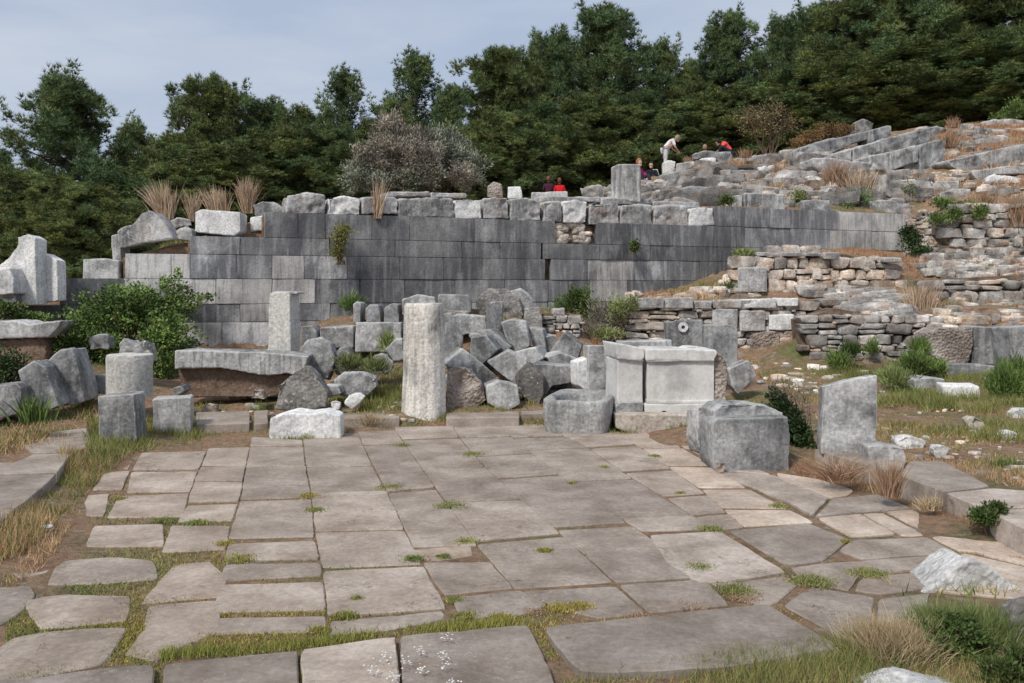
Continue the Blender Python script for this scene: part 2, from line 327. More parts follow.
def boulder(name, label, poly, mat='grey', **k):
    k.setdefault('wear', 5); k.setdefault('amp', .035); k.setdefault('taper', .7); k.setdefault('cat', 'boulder'); k.setdefault('chip', .7)
    return block(name, label, poly, mat, **k)
def flush():
    dg = bpy.context.evaluated_depsgraph_get(); dg.update(); tot = 0
    for o, amp, seed, big, chip in BATCH:
        me = bpy.data.meshes.new_from_object(o.evaluated_get(dg)); old = o.data; o.modifiers.clear(); o.data = me
        nm = old.name; bpy.data.meshes.remove(old); me.name = nm
        disp(me, amp, seed, big, chip); tot += len(me.vertices)
        me.polygons.foreach_set('use_smooth', np.ones(len(me.polygons), bool)); me.update()
    print('blocks', len(BATCH), 'verts', tot); BATCH.clear()
# template rounded boxes
def template(cuts, power=1.0):
    bm = bmesh.new(); bmesh.ops.create_cube(bm, size=2)
    bmesh.ops.subdivide_edges(bm, edges=bm.edges[:], cuts=cuts, use_grid_fill=True)
    bm.verts.ensure_lookup_table(); v = np.array([x.co[:] for x in bm.verts]); f = np.array([[a.index for a in g.verts] for g in bm.faces]); bm.free()
    v = np.sign(v) * np.abs(v) ** power; return v, f
T5 = template(4); T9 = template(7, .72); T3 = template(2)
class MB:
    def __init__(s): s.v, s.f, s.c, s.n = [], [], [], 0
    def add(s, v, f, c=(1, 1, 1)):
        s.v.append(v); s.f.append(f + s.n); s.n += len(v); c = np.asarray(c, float)
        s.c.append(np.broadcast_to(c, (len(v), 3)))
    def stone(s, ctr, half, p=6.0, amp=.012, rot=None, colr=(1, 1, 1), T=None, freq=5.0, cut=0.0):
        tv, tf = T or T5; nrm = (np.abs(tv) ** p).sum(1) ** (1 / p); q = tv / nrm[:, None]
        q = q * np.array(half)
        if cut: q[:, 0] *= 1 + random.uniform(-cut, cut) * q[:, 2] / half[2]; q[:, 2] *= 1 + random.uniform(-cut, cut) * q[:, 0] / half[0]; q[:, 2] += random.uniform(-cut, cut) * .4 * half[2] * np.abs(q[:, 0] / half[0])
        off = Vector((random.random() * 90, random.random() * 90, 0))
        if amp:
            d = np.array([noise.noise((Vector(a) * freq + off)) + .5 * noise.noise(Vector(a) * freq * 2.6 + off) for a in q])
            q = q * (1 + min(.22, amp / max(min(half), .02)) * d)[:, None]
        if rot is not None: q = q @ np.array(rot).T
        s.add(q + np.array(ctr), tf, colr)
    def build(s, name, mat, parent=None, loc=(0, 0, 0), rz=0, smooth=True):
        return np_mesh(name, np.concatenate(s.v), np.concatenate(s.f), mat, np.concatenate(s.c), parent, loc, smooth, rz)
def inpoly(x, y, poly):
    r = False; n = len(poly); j = n - 1
    for i in range(n):
        xi, yi = poly[i]; xj, yj = poly[j]
        if (yi > y) != (yj > y) and x < (xj - xi) * (y - yi) / (yj - yi) + xi: r = not r
        j = i
    return r
def g3(t, w=0): return np.array([t * (1 + w), t, t * (1 - w)])

# ---------------------------------------------------------------- the big ashlar wall
WANG = math.atan(.42); wc, ws = math.cos(WANG), math.sin(WANG)
def wall_s(px):                     # distance along the wall from the point straight ahead
    return ((px - CX) / F * Yw(px)) / wc
wall = empty('ashlar_wall', (0, 18.0, 0), WANG, 'long retaining wall of dark grey marble blocks across the whole back of the site', 'wall')
LEV = [3.41, 2.97, 2.51, 2.19, 1.765, 1.32, 1.0, .45, -.1]
ROWS = [
 (0, [715, 770, 790, 838, 878, 906], [.22, .45, .3, .85, .5]),
 (1, [265, 298, 325, 372, 410, 474, 516, 555], [.12, .1, .15, .12, .12, .2, .12]),
 (1, [597, 633, 672, 702, 745, 790, 830, 872, 910], [.12, .2, .3, .2, .3, .35, .7, .5]),
 (2, [190, 240, 330, 395, 462, 500, 541], [.35, .25, .1, .1, .1, .1]),
 (2, [543, 600, 650, 702, 745, 800, 850], [.12, .1, .15, .12, .3, .5]),
 (3, [125, 171, 190, 236, 272, 304, 347, 400, 443, 482, 545], [.97, .8, .45, .25, .5, .45, .1, .1, .1, .12]),
 (3, [551, 587, 635, 668, 700, 738], [.25, .55, .45, .2, .15]),
 (4, [60, 124], [.08]), (4, [124, 160, 216, 272, 315, 360, 405, 455, 505, 548], [.75, .6, .55, .55, .15, .15, .12, .2, .3]),
 (4, [548, 590, 627, 661, 694], [.2, .55, .2, .12]),
 (5, [-40, 20, 62, 110, 180, 240, 272, 330, 400, 470, 548, 600, 640], [.12, .1, .1, .15, .2, .5, .3, .2, .2, .3, .4, .3]),
 (6, [150, 183, 222, 272, 330, 400, 480, 548, 640], [.5, .5, .45, .4, .3, .3, .3, .3]),
 (7, [100, 200, 300, 420, 540, 650], [.3, .3, .3, .3, .3]),
]
random.seed(3); mb = MB(); mp_ = MB()
for r, xs, tone in ROWS:
    z1, z0 = LEV[r], LEV[r + 1]
    for i in range(len(xs) - 1):
        s0, s1 = wall_s(xs[i]), wall_s(xs[i + 1]); t = tone[i]
        c = g3(.80 + 3.2 * t ** 1.1 + random.uniform(-.07, .07), .015 * (t > .6))
        pale = t >= .5
        if pale: c = g3(.62 + .5 * t + random.uniform(-.05, .05), .02)
        (mp_ if pale else mb).stone(((s0 + s1) / 2, .28 + random.uniform(-.012, .012), (z0 + z1) / 2), ((s1 - s0) / 2 - .0035, .28, (z1 - z0) / 2 - .0035), p=150, amp=.0035, colr=c, T=T9, freq=2.5)
wf = mb.build('wall_face', M['ashlar'], wall); wf.data.set_sharp_from_angle(angle=R(35))
wf = mp_.build('pale_blocks', M['ashlar_pale'], wall); wf.data.set_sharp_from_angle(angle=R(35))
mb = MB()                                                    # rubble core behind the facing
for s0, s1, z1 in ((wall_s(-40), wall_s(60), 1.25), (wall_s(60), wall_s(124), 1.7), (wall_s(124), wall_s(190), 2.12), (wall_s(190), wall_s(265), 2.44), (wall_s(265), wall_s(720), 2.9), (wall_s(720), wall_s(906), 3.33)):
    v, f = T3; mb.add(v * np.array([(s1 - s0) / 2 + .01, .22, (z1 + .2) / 2]) + np.array([(s0 + s1) / 2, .36, (z1 - .2) / 2]), f)
mb.build('rubble_core', M['mortar'], wall, smooth=False)
def on_wall(px, dy=0.0): return Yw(px) + dy
# broken pale patch between the smooth blocks of the second course
mb = MB(); random.seed(5)
for k in range(16):
    px = random.uniform(556, 596); z = random.uniform(2.55, 2.95); s_ = wall_s(px)
    mb.stone((s_, .22, z), (random.uniform(.07, .2), .16, random.uniform(.05, .11)), p=3.2, amp=.03, colr=g3(random.uniform(1.2, 1.9), .08))
mb.build('broken_patch', M['rubble'], wall)
# rough top course, each block a part of the wall
for i, (a, b, yt, yb) in enumerate([(286, 325, 193, 214), (327, 360, 195, 216), (362, 375, 197, 214), (382, 397, 197, 214), (398, 453, 196, 217), (454, 481, 198, 219), (483, 508, 197, 219), (510, 541, 198, 221), (543, 561, 200, 222), (563, 587, 201, 223), (589, 619, 202, 225), (620, 652, 203, 226), (654, 688, 204, 227), (689, 714, 206, 226)]):
    q = [(a + 1, yt + random.uniform(0, 3)), ((a + b) / 2, yt + random.uniform(-1, 2)), (b, yt + random.uniform(0, 3)), (b + .5, yb), (a, yb)]
    block('coping_block', None, q, ['hill', 'white', 'hill', 'grey'][i % 4], Y=Yw((a + b) / 2) + .02, depth=.6, yaw=math.degrees(WANG), wear=4, amp=.04, parent=wall, sink=.0, chip=.8)
for a, b, yt, yb in ((387, 430, 191, 196), (431, 467, 192, 197), (540, 600, 196, 202), (601, 652, 198, 204), (653, 700, 201, 208)):
    block('capping_slab', None, [(a, yt), (b, yt + .8), (b, yb), (a, yb)], 'hill', Y=Yw((a + b) / 2) + .35, depth=.7, yaw=math.degrees(WANG), wear=2, amp=.02, parent=wall, sink=.02)

# ---------------------------------------------------------------- rubble walls
def rubble_wall(label, poly, Y, slope, hmin, hmax, asp=(1.0, 2.0), tone=(.7, 1.5), thick=.35, seed=1, name='rubble_wall', backing=True, top=None):
    """poly in photo pixels on the vertical plane y = Y + slope * x"""
    random.seed(seed); a = math.atan(slope); c, sn = math.cos(a), math.sin(a)
    def loc(px, py):
        k = (px - CX) / F; t = Y / (1 - slope * k); return (k * t / c, Z(py, t))
    q = [loc(*p) for p in poly]; z0 = min(p[1] for p in q) - .15; z1 = max(p[1] for p in q); s0 = min(p[0] for p in q); s1 = max(p[0] for p in q)
    root = empty(name, (0, Y, 0), a, label, 'wall'); mb = MB(); z = z0
    while z < z1:
        h = random.uniform(hmin, hmax); s_ = s0 + random.uniform(-.1, 0)
        while s_ < s1:
            w = h * random.uniform(*asp); u, vv = s_ + w / 2, z + h / 2
            if inpoly(u, vv, q) or (vv < z0 + .2 and inpoly(u, vv + .2, q)):
                t = random.uniform(*tone); wm = random.choice([.0, .0, .03, .09]) + (.05 if seed == 12 else 0); parts = [(u, vv, w, h)]
                if random.random() < .18: parts = [(u, vv + h * .26, w, h * .46), (u, vv - h * .26, w, h * .46)]
                for (a1, b1, w1, h1) in parts:
                    an = random.uniform(-.07, .07); rot = [[math.cos(an), 0, -math.sin(an)], [0, 1, 0], [math.sin(an), 0, math.cos(an)]]
                    mb.stone((a1, random.uniform(.10, .17), b1 + random.uniform(-.012, .012)), (w1 / 2 * .96, .14, h1 / 2 * random.uniform(.88, .98)), p=random.choice([5, 8, 14]), amp=.02, rot=rot, colr=g3(t * random.uniform(.75, 1.2), wm), cut=.16)
                if random.random() < .55:
                    e_ = random.uniform(.15, .3) * h; mb.stone((u + w / 2, random.uniform(.06, .12), vv + random.choice([-1, 1]) * h * .42), (e_ * 1.3, .1, e_ * .7), p=5, amp=.02, colr=g3(random.uniform(*tone), wm), cut=.25, T=T3)
            s_ += w
        z += h * .97
    mb.build('stone_facing', M['rubble'], root).data.set_sharp_from_angle(angle=R(24))
    if backing:
        cxx = sum(p[0] for p in q) / len(q); czz = sum(p[1] for p in q) / len(q)
        bm = prism([(x + (cxx - x) * .02, zz - .04 if zz > czz else zz - .3) for x, zz in q], thick, 1.0)
        for vtx in bm.verts: vtx.co.y += .15
        me = bpy.data.meshes.new('earth_core'); bm.to_mesh(me); bm.free(); me.materials.append(M['mortar'])
        o = bpy.data.objects.new('earth_core', me); col.objects.link(o); o.parent = root
    return root
rw1 = rubble_wall('low rubble wall of flat slabs and squared stones right behind the dark upright slabs', [(629, 300), (800, 297), (812, 318), (815, 362), (632, 350)], 14.7, .05, .10, .17, (1.6, 3.6), (.9, 1.7), seed=11)
for a, b, yt, yb, mt in ((631, 664, 298, 308, 'hill'), (665, 693, 298, 308, 'grey'), (694, 712, 301, 309, 'hill'), (713, 742, 300, 308, 'hill'), (743, 776, 299, 308, 'white'), (777, 799, 298, 306, 'white'), (712, 738, 309, 328, 'grey'), (740, 766, 310, 331, 'hill'), (768, 795, 314, 330, 'white'), (634, 664, 322, 330, 'beige'), (784, 806, 331, 350, 'brown'), (750, 780, 332, 352, 'brown')):
    block('facing_block', None, [(a, yt), (b, yt), (b, yb), (a + .5, yb)], mt, Y=14.66 + .05 * (a - CX) / F * 14.7, depth=.34, wear=4, amp=.02, parent=rw1, sink=0)
rw2 = rubble_wall('dry stone rubble wall of small rounded stones under the right end of the ashlar wall', [(735, 262), (745, 254), (772, 250), (850, 252), (872, 258), (903, 262), (903, 306), (738, 306)], 16.6, .1, .09, .27, (.7, 2.0), (.9, 1.8), seed=12)
block('squared_slab', None, [(738, 267), (767, 267), (768, 292), (738, 293)], 'grey', Y=16.55 + .1 * 4.5, depth=.4, wear=2, amp=.006, parent=rw2, sink=0, chip=.1)
for a, b, yt, yb in ((757, 780, 252, 256), (781, 822, 252, 256), (823, 840, 252, 259), (884, 903, 257, 262)):
    block('cap_stone', None, [(a, yt), (b, yt + .5), (b, yb), (a, yb)], 'hill', Y=16.55 + .1 * 5.5, depth=.4, wear=2, amp=.012, parent=rw2, sink=0)
rw3 = rubble_wall('rubble wall of irregular boulders stepping down behind the standing grey slab', [(800, 318), (838, 306), (870, 312), (905, 315), (935, 322), (940, 340), (925, 376), (860, 376), (806, 362)], 14.15, -.05, .10, .25, (.9, 2.3), (.6, 1.6), seed=13, thick=.5)
rw4 = rubble_wall('short wall of squared grey blocks along the ledge at the right edge', [(928, 278), (1040, 272), (1040, 304), (932, 300)], 15.6, .0, .17, .27, (1.3, 2.3), (.55, 1.5), seed=14, thick=.5)
rw5 = rubble_wall('crumbling coursed rubble face high up at the right edge below the grassy ledge', [(942, 212), (952, 207), (1040, 202), (1040, 272), (990, 270), (962, 245), (942, 232)], 18.9, .0, .12, .22, (1.2, 2.6), (.75, 1.6), seed=15)
rw6 = rubble_wall('small broken stub of rubble wall behind the heap of fallen blocks', [(541, 312), (560, 310), (583, 313), (583, 350), (541, 345)], 13.9, .0, .09, .16, (1.1, 2.0), (.8, 1.5), seed=16)

# ---------------------------------------------------------------- paved floor
SLABS = []
JO = {'a': [(142, 452), (133, 465), (126, 492), (110, 500), (106, 517), (90, 527), (84, 547), (64, 563), (55, 582), (35, 600), (30, 622), (15, 640), (-5, 680)],
 'b': [(209, 446), (198, 472), (190, 492), (183, 517), (166, 528), (166, 547), (150, 563), (150, 578), (122, 598), (118, 622), (110, 640), (95, 662)],
 'c': [(252, 436), (246, 466), (240, 500), (229, 530), (227, 550), (221, 575), (214, 600), (206, 640)],
 'd': [(302, 430), (303, 442), (306, 465), (311, 490), (314, 520), (316, 545), (322, 565), (325, 585), (328, 620)],
 'e': [(357, 430), (369, 460), (382, 480), (395, 510), (415, 550), (430, 575), (445, 595), (448, 612)],
 'f': [(393, 426), (418, 463), (434, 486), (456, 514), (466, 532), (487, 556), (515, 588), (535, 605), (545, 618)],
 'g': [(452, 424), (461, 440), (484, 466), (500, 481), (526, 504), (551, 527), (559, 531), (616, 583), (649, 613)],
 'h': [(498, 424), (513, 438), (541, 461), (564, 478), (582, 494), (602, 506), (622, 519), (645, 534), (690, 565), (730, 600)],
 'i': [(540, 423), (549, 428), (584, 445), (610, 463), (632, 478), (668, 499), (693, 516), (721, 532), (765, 560), (800, 577)],
 'j': [(606, 427), (617, 433), (642, 448), (668, 466), (700, 488), (722, 508), (745, 527)],
 'k': [(650, 430), (683, 448), (713, 466), (750, 489), (795, 512), (815, 522)]}
def jx(k, y):
    l = JO[k]; return float(np.interp(y, [p[1] for p in l], [p[0] for p in l]))
def strip(a, b, rows, tone=1.0, warm=.0):
    for y0l, y0r, y1l, y1r in rows:
        SLABS.append(([(jx(a, y0l), y0l), (jx(b, y0r), y0r), (jx(b, y1r), y1r), (jx(a, y1l), y1l)], tone * random.uniform(.86, 1.12), warm))
random.seed(21)
strip('a', 'b', [(453, 451, 470, 469), (472, 471, 492, 491), (496, 493, 517, 516)], 1.12, .04)
SLABS += [([(93, 526), (164, 524), (165, 546), (85, 547)], 1.05, .03), ([(66, 563), (110, 559), (146, 562), (149, 577), (100, 581), (57, 582)], .92, .0), ([(34, 602), (60, 597), (121, 598), (118, 618), (84, 622), (46, 626), (34, 612)], 1.0, .03),
 ([(18, 640), (60, 633), (116, 631), (110, 643), (94, 662), (40, 672), (-8, 682), (0, 655)], .95, .02), ([(118, 463), (132, 461), (129, 469), (111, 469)], 1.1, .05), ([(104, 472), (130, 471), (123, 489), (92, 490)], 1.12, .05),
 ([(82, 495), (110, 493), (105, 515), (72, 517)], 1.12, .05), ([(45, 528), (78, 526), (70, 541), (38, 545)], 1.1, .05), ([(15, 558), (56, 555), (48, 573), (20, 578), (8, 572)], .97, .02), ([(-30, 592), (26, 589), (30, 598), (17, 613), (-6, 625), (-40, 630)], .78, -.01),
 ([(240, 600 - 12), (232, 606)], 0, 0)]
SLABS.pop()
strip('b', 'c', [(448, 447, 465, 465), (467, 466, 481, 481), (482, 482, 502, 501), (505, 503, 521, 520), (525, 525, 552, 549)], 1.06, .03)
SLABS += [([(176, 567), (206, 563), (222, 578), (213, 593), (149, 599), (160, 584)], 1.05, .05), ([(152, 609), (212, 604), (213, 628), (185, 642), (160, 655), (132, 650), (148, 628)], 1.0, .03)]
strip('c', 'd', [(437, 440, 446, 446), (447, 447, 466, 465), (467, 466, 499, 497), (501, 499, 538, 536), (544, 541, 560, 559), (564, 562, 580, 575), (584, 581, 612, 609), (617, 615, 634, 631)], 1.02, .01)
strip('d', 'e', [(436, 433, 466, 465), (467, 466, 492, 490), (493, 491, 531, 529), (532, 530, 567, 563), (571, 566, 616, 608)], 1.0, .01)
SLABS.append(([(329, 621), (400, 614), (444, 610), (446, 618), (400, 628), (330, 636)], .95, 0))
strip('e', 'f', [(431, 430, 444, 443), (445, 444, 491, 487), (493, 489, 510, 508), (511, 509, 547, 545), (562, 561, 594, 587)], .98, .01)
SLABS.append(([(411, 549), (470, 544), (475, 554), (438, 560), (420, 558)], .95, .12))
SLABS.append(([(451, 598), (520, 590), (548, 604), (530, 614), (460, 619)], .85, -.01))
strip('f', 'g', [(427, 426, 439, 437), (440, 438, 470, 466), (471, 467, 502, 499), (503, 500, 541, 533), (544, 536, 588, 581)], .96, .01)
SLABS.append(([(522, 591), (616, 585), (647, 612), (600, 618), (560, 608)], .82, -.01))
strip('g', 'h', [(424, 424, 437, 436), (438, 437, 456, 453), (457, 454, 478, 474), (479, 475, 527, 522), (530, 526, 553, 546), (554, 547, 583, 577), (585, 579, 613, 605)], .93, .0)
strip('h', 'i', [(424, 424, 437, 435), (438, 436, 449, 447), (450, 448, 481, 478), (482, 479, 518, 514), (519, 515, 531, 529)], .92, .0)
SLABS += [([(649, 535), (720, 531), (787, 572), (740, 580), (700, 584), (668, 566)], 1.2, -.02), ([(692, 571), (735, 582), (784, 575), (801, 582), (775, 604), (758, 606), (735, 597)], .95, .0),
 ([(655, 612 - 25), (688, 568), (733, 600), (652, 611), (622, 586)], .85, 0)]
SLABS.pop()
strip('i', 'j', [(431, 429, 447, 444), (449, 446, 471, 468), (473, 470, 496, 493), (498, 495, 515, 512), (517, 514, 530, 527)], .98, .02)
strip('j', 'k', [(430, 432, 447, 447), (448, 448, 465, 465), (466, 467, 487, 487), (489, 489, 507, 508), (509, 510, 526, 522)], 1.3, .06)
SLABS += [([(776, 473), (818, 479), (854, 490), (848, 496), (824, 498), (779, 479)], 1.4, .05), ([(722, 472), (774, 475), (829, 498), (812, 516), (785, 501), (722, 475)], 1.1, -.02), ([(831, 499), (877, 494), (912, 508), (857, 512), (815, 517)], .95, -.03),
 ([(690, 449), (711, 452), (770, 474), (722, 470)], 1.2, .02), ([(817, 518), (860, 514), (897, 534), (851, 537)], 1.25, .06), ([(862, 513), (882, 512), (930, 536), (901, 535)], 1.35, .03), ([(885, 511), (911, 509), (972, 533), (932, 536)], 1.3, .1),
 ([(728, 531), (808, 523), (850, 539), (823, 561), (786, 565)], .82, -.01), ([(851, 540), (928, 537), (957, 552), (862, 559), (838, 551)], .95, 0), ([(930, 537), (973, 534), (1030, 547), (1030, 566), (975, 552), (958, 551)], 1.35, .07),
 ([(789, 567), (824, 562), (860, 560), (958, 554), (935, 568), (860, 574), (850, 590), (812, 584)], .9, 0), ([(654, 431), (690, 433), (714, 449), (686, 448)], 1.25, .04), ([(860, 577), (938, 570), (926, 588), (880, 594), (854, 590)], .9, .02), ([(878, 598), (930, 592), (925, 640), (874, 634)], .85, .0), ([(782, 604), (810, 586), (852, 592), (875, 596), (870, 635), (836, 634)], .78, -.01), ([(962, 553), (1030, 568), (1030, 600), (930, 590)], 1.3, .03)]
FRONT = [([(-60, 678), (20, 680), (100, 668), (155, 664), (153, 720), (-70, 730)], .72, -.02), ([(163, 663), (230, 655), (299, 649), (300, 720), (160, 720)], .72, -.01), ([(301, 649), (396, 636), (404, 720), (302, 720)], 1.25, -.01),
 ([(399, 636), (460, 630), (528, 625), (548, 660), (566, 715), (404, 720)], .78, -.01), ([(543, 628), (660, 615), (768, 604), (842, 648), (740, 665), (640, 672), (580, 672), (560, 652)], .78, -.03)]
def slab_mesh(mb, poly, z, tone, warm, thick=.08, gap=.003, zfun=None, tilt=.004, grow=1.0):
    g = [Vector(Gp(px, py, z)[:2]) for px, py in poly]; c = sum(g, Vector((0, 0))) / len(g)
    area = sum(g[i].x * g[(i + 1) % len(g)].y - g[(i + 1) % len(g)].x * g[i].y for i in range(len(g)))
    if area < 0: g.reverse()
    warm = warm * .6; g = [c + (q_ - c) * grow for q_ in g]
    pts = []; n = len(g); off = random.random() * 100
    for i in range(n):
        a, b = g[i], g[(i + 1) % n]; L = (b - a).length; m = max(2, int(L / .05)); t = (b - a) / max(L, 1e-6); nr = Vector((t.y, -t.x))
        pr, nx2 = g[i - 1], g[(i + 2) % n]
        for k in range(m):
            u = k / m; q = a.lerp(b, u); rr = .035; e = min(u * L, (1 - u) * L); inset = gap + (max(0, rr - e) / rr) ** 2 * .003
            inset += .007 * (noise.noise(Vector((q.x * 5, q.y * 5, off))) + .6 * noise.noise(Vector((q.x * 15, q.y * 15, off))))
            q = q - nr * inset; 
            if k == 0: q = q + (c - q).normalized() * .008
            pts.append(q)
    N = len(pts); tx, ty = random.uniform(-tilt, tilt), random.uniform(-tilt, tilt); dz = random.uniform(-.004, .004)
    rings = [(1.0, -thick), (1.0, -.012), (.012, 0.0)]; vs = []
    def zz(q): return z + dz + (q.x - c.x) * tx + (q.y - c.y) * ty
    for ins, dd in ((0, -thick), (0, -.006), (.007, 0)):
        for q in pts:
            d = (c - q); L = d.length; qq = q + d / max(L, 1e-5) * ins; vs.append((qq.x, qq.y, zz(qq) + dd))
    NR = 5
    for r in range(1, NR):
        for q in pts:
            d = (c - q); L = d.length; qq = (q + d / max(L, 1e-5) * .009).lerp(c, r / NR)
            vs.append((qq.x, qq.y, zz(qq) + .005 * noise.noise(Vector((qq.x * 3, qq.y * 3, off)))))
    vs.append((c.x, c.y, zz(c))); fs = []
    for r in range(2 + NR - 1):
        for i in range(N):
            j = (i + 1) % N; fs.append((r * N + i, r * N + j, (r + 1) * N + j, (r + 1) * N + i))
    last = (2 + NR - 1) * N
    for i in range(N): fs.append((last + i, last + (i + 1) % N, len(vs) - 1, len(vs) - 1))
    mb.v.append(np.array(vs)); mb.f.append(np.array(fs) + mb.n); mb.n += len(vs); mb.c.append(np.broadcast_to(g3(tone, warm), (len(vs), 3)))
def fix_tris(o):
    bm = bmesh.new(); bm.from_mesh(o.data); bmesh.ops.dissolve_degenerate(bm, dist=1e-5, edges=bm.edges[:]); bm.to_mesh(o.data); bm.free()
def quads_to_mesh(mb, name, mat, parent=None):
    V = np.concatenate(mb.v); Fc = np.concatenate(mb.f); C = np.concatenate(mb.c); me = bpy.data.meshes.new(name)
    me.from_pydata(V.tolist(), [], [tuple(dict.fromkeys(f)) for f in Fc.tolist()])
    a = me.color_attributes.new('Col', 'FLOAT_COLOR', 'POINT'); c = np.ones((len(V), 4), np.float32); c[:, :3] = C; a.data.foreach_set('color', c.ravel())
    me.polygons.foreach_set('use_smooth', np.ones(len(me.polygons), bool)); me.materials.append(mat); me.update()
    try: me.set_sharp_from_angle(angle=R(35))
    except Exception: pass
    o = bpy.data.objects.new(name, me); col.objects.link(o)
    if parent: o.parent = parent
    return o
random.seed(22); mb = MB()
for poly, t, w in SLABS: slab_mesh(mb, poly, 0.007, t, w, grow=1.22 if len(poly) > 5 and poly[0][0] < 250 else 1.0)
tag(quads_to_mesh(mb, 'paved_floor', M['flag']), kind='structure')
mb = MB()
for poly, t, w in FRONT: slab_mesh(mb, poly, 0.03, t, w, thick=.15)
tag(quads_to_mesh(mb, 'front_step', M['flag']), kind='structure')
mb = MB()
for poly, t in [([(814, 449), (866, 452), (908, 461), (896, 473), (845, 459)], .95), ([(910, 461), (943, 461), (991, 486), (943, 492), (898, 474)], .9), ([(945, 493), (992, 488), (1050, 492), (1050, 506), (985, 509)], 1.25), ([(988, 511), (1060, 507), (1080, 540), (1030, 532)], 1.3)]:
    slab_mesh(mb, poly, .17, t, -.03, thick=.25)
tag(quads_to_mesh(mb, 'stone_kerb', M['flag']), kind='structure')
mb = MB()
for poly, t in [([(50, 432), (88, 427), (90, 436), (46, 439)], .95), ([(24, 446), (46, 440), (90, 437), (86, 448), (72, 452), (34, 453)], .9), ([(-40, 463), (14, 462), (34, 454), (72, 453), (58, 472), (0, 474), (-40, 474)], 1.0), ([(-60, 476), (0, 475), (57, 473), (40, 490), (18, 507), (-60, 512)], .78), ([(-70, 513), (16, 508), (-8, 530), (-80, 540)], .75)]:
    slab_mesh(mb, poly, .12, t, -.01, thick=.2, gap=.004, tilt=.003)
tag(quads_to_mesh(mb, 'flagstone_path', M['flag']), kind='structure')
mb = MB()     # low kerb line along the back of the floor
for a, b, y0, y1 in ((196, 250, 412, 425), (254, 268, 411, 424), (342, 400, 409, 419), (446, 520, 407, 418), (521, 550, 405, 414)):
    slab_mesh(mb, [(a, y0), (b, y0 - 1), (b, y1 - 1), (a, y1)], .11, .95, -.01, thick=.18)
tag(quads_to_mesh(mb, 'back_kerb', M['flag']), kind='structure')
# ---------------------------------------------------------------- columns, pillar, trough, altar
def lathe_obj(name, label, px, py, Y, prof, mat, cat, nseg=48, amp=.01, seed=1, wob=.0):
    """prof: (radius, z) list; a worn stone shaft with its own noise"""
    vs, fs = [], []; b = P(px, py, Y); pr = []
    for i in range(len(prof) - 1):
        (r0, z0), (r1, z1) = prof[i], prof[i + 1]; m = max(1, int(math.hypot(r1 - r0, z1 - z0) / .02))
        for k in range(m): pr.append((r0 + (r1 - r0) * k / m, z0 + (z1 - z0) * k / m))
    pr.append(prof[-1])
    for r, z in pr:
        for k in range(nseg):
            a = 2 * math.pi * k / nseg; p = Vector((math.cos(a) * r, math.sin(a) * r, z))
            o = Vector((seed * 5.1, seed, 0)); g = Vector((math.cos(a) * 3, math.sin(a) * 3, z * .5))
            d = amp * (noise.fractal(g * 1.5 + o, .8, 2, 5) + .8 * noise.noise(Vector((g.x * 3.2, g.y * 3.2, z * .7)) + o)); c = noise.noise(p * 4 + o)
            if c > .35: d -= (c - .35) * amp * 4
            q = p + Vector((math.cos(a), math.sin(a), 0)) * d * (1 if r > .05 else 0)
            if r < prof[1][0] and z > prof[-1][1] - .02: q.z += amp * .8 * noise.noise(p * 7 + o)
            vs.append(q[:])
    m = len(pr)
    for i in range(m - 1):
        for k in range(nseg):
            j = (k + 1) % nseg; fs.append((i * nseg + k, i * nseg + j, (i + 1) * nseg + j, (i + 1) * nseg + k))
    o = np_mesh(name, vs, fs, mat, smooth=True, loc=b); tag(o, label, cat)
    try: o.data.set_sharp_from_angle(angle=R(50))
    except Exception: pass
    return o
lathe_obj('column_stump', 'tall broken round column shaft, pale with dark rain streaks, standing upright in the middle', 424, 413, 10.75, [(.0, -.1), (.265, -.1), (.262, .02), (.245, .5), (.238, 1.0), (.232, 1.28), (.222, 1.305), (.2, 1.312), (.0, 1.315)], M['column'], 'column', amp=.012, seed=3)
block('pillar_stump', 'slender square pillar stump of pale tooled marble standing behind the long fallen beam', [(269, 294), (274, 292), (290, 292), (291, 362), (267, 362)], 'pillar', Y=12.4, depth=.3, yaw=-12, wear=2, amp=.008, cat='pillar', taper=1.0)
block('pillar_cap_fragment', 'thin chipped slab lying on top of the square pillar stump', [(271, 291), (280, 290.5), (297, 291.5), (297, 294), (285, 295), (271, 295)], 'grey', Y=12.42, depth=.28, yaw=-12, wear=2, amp=.01, sink=0, cat='stone fragment')

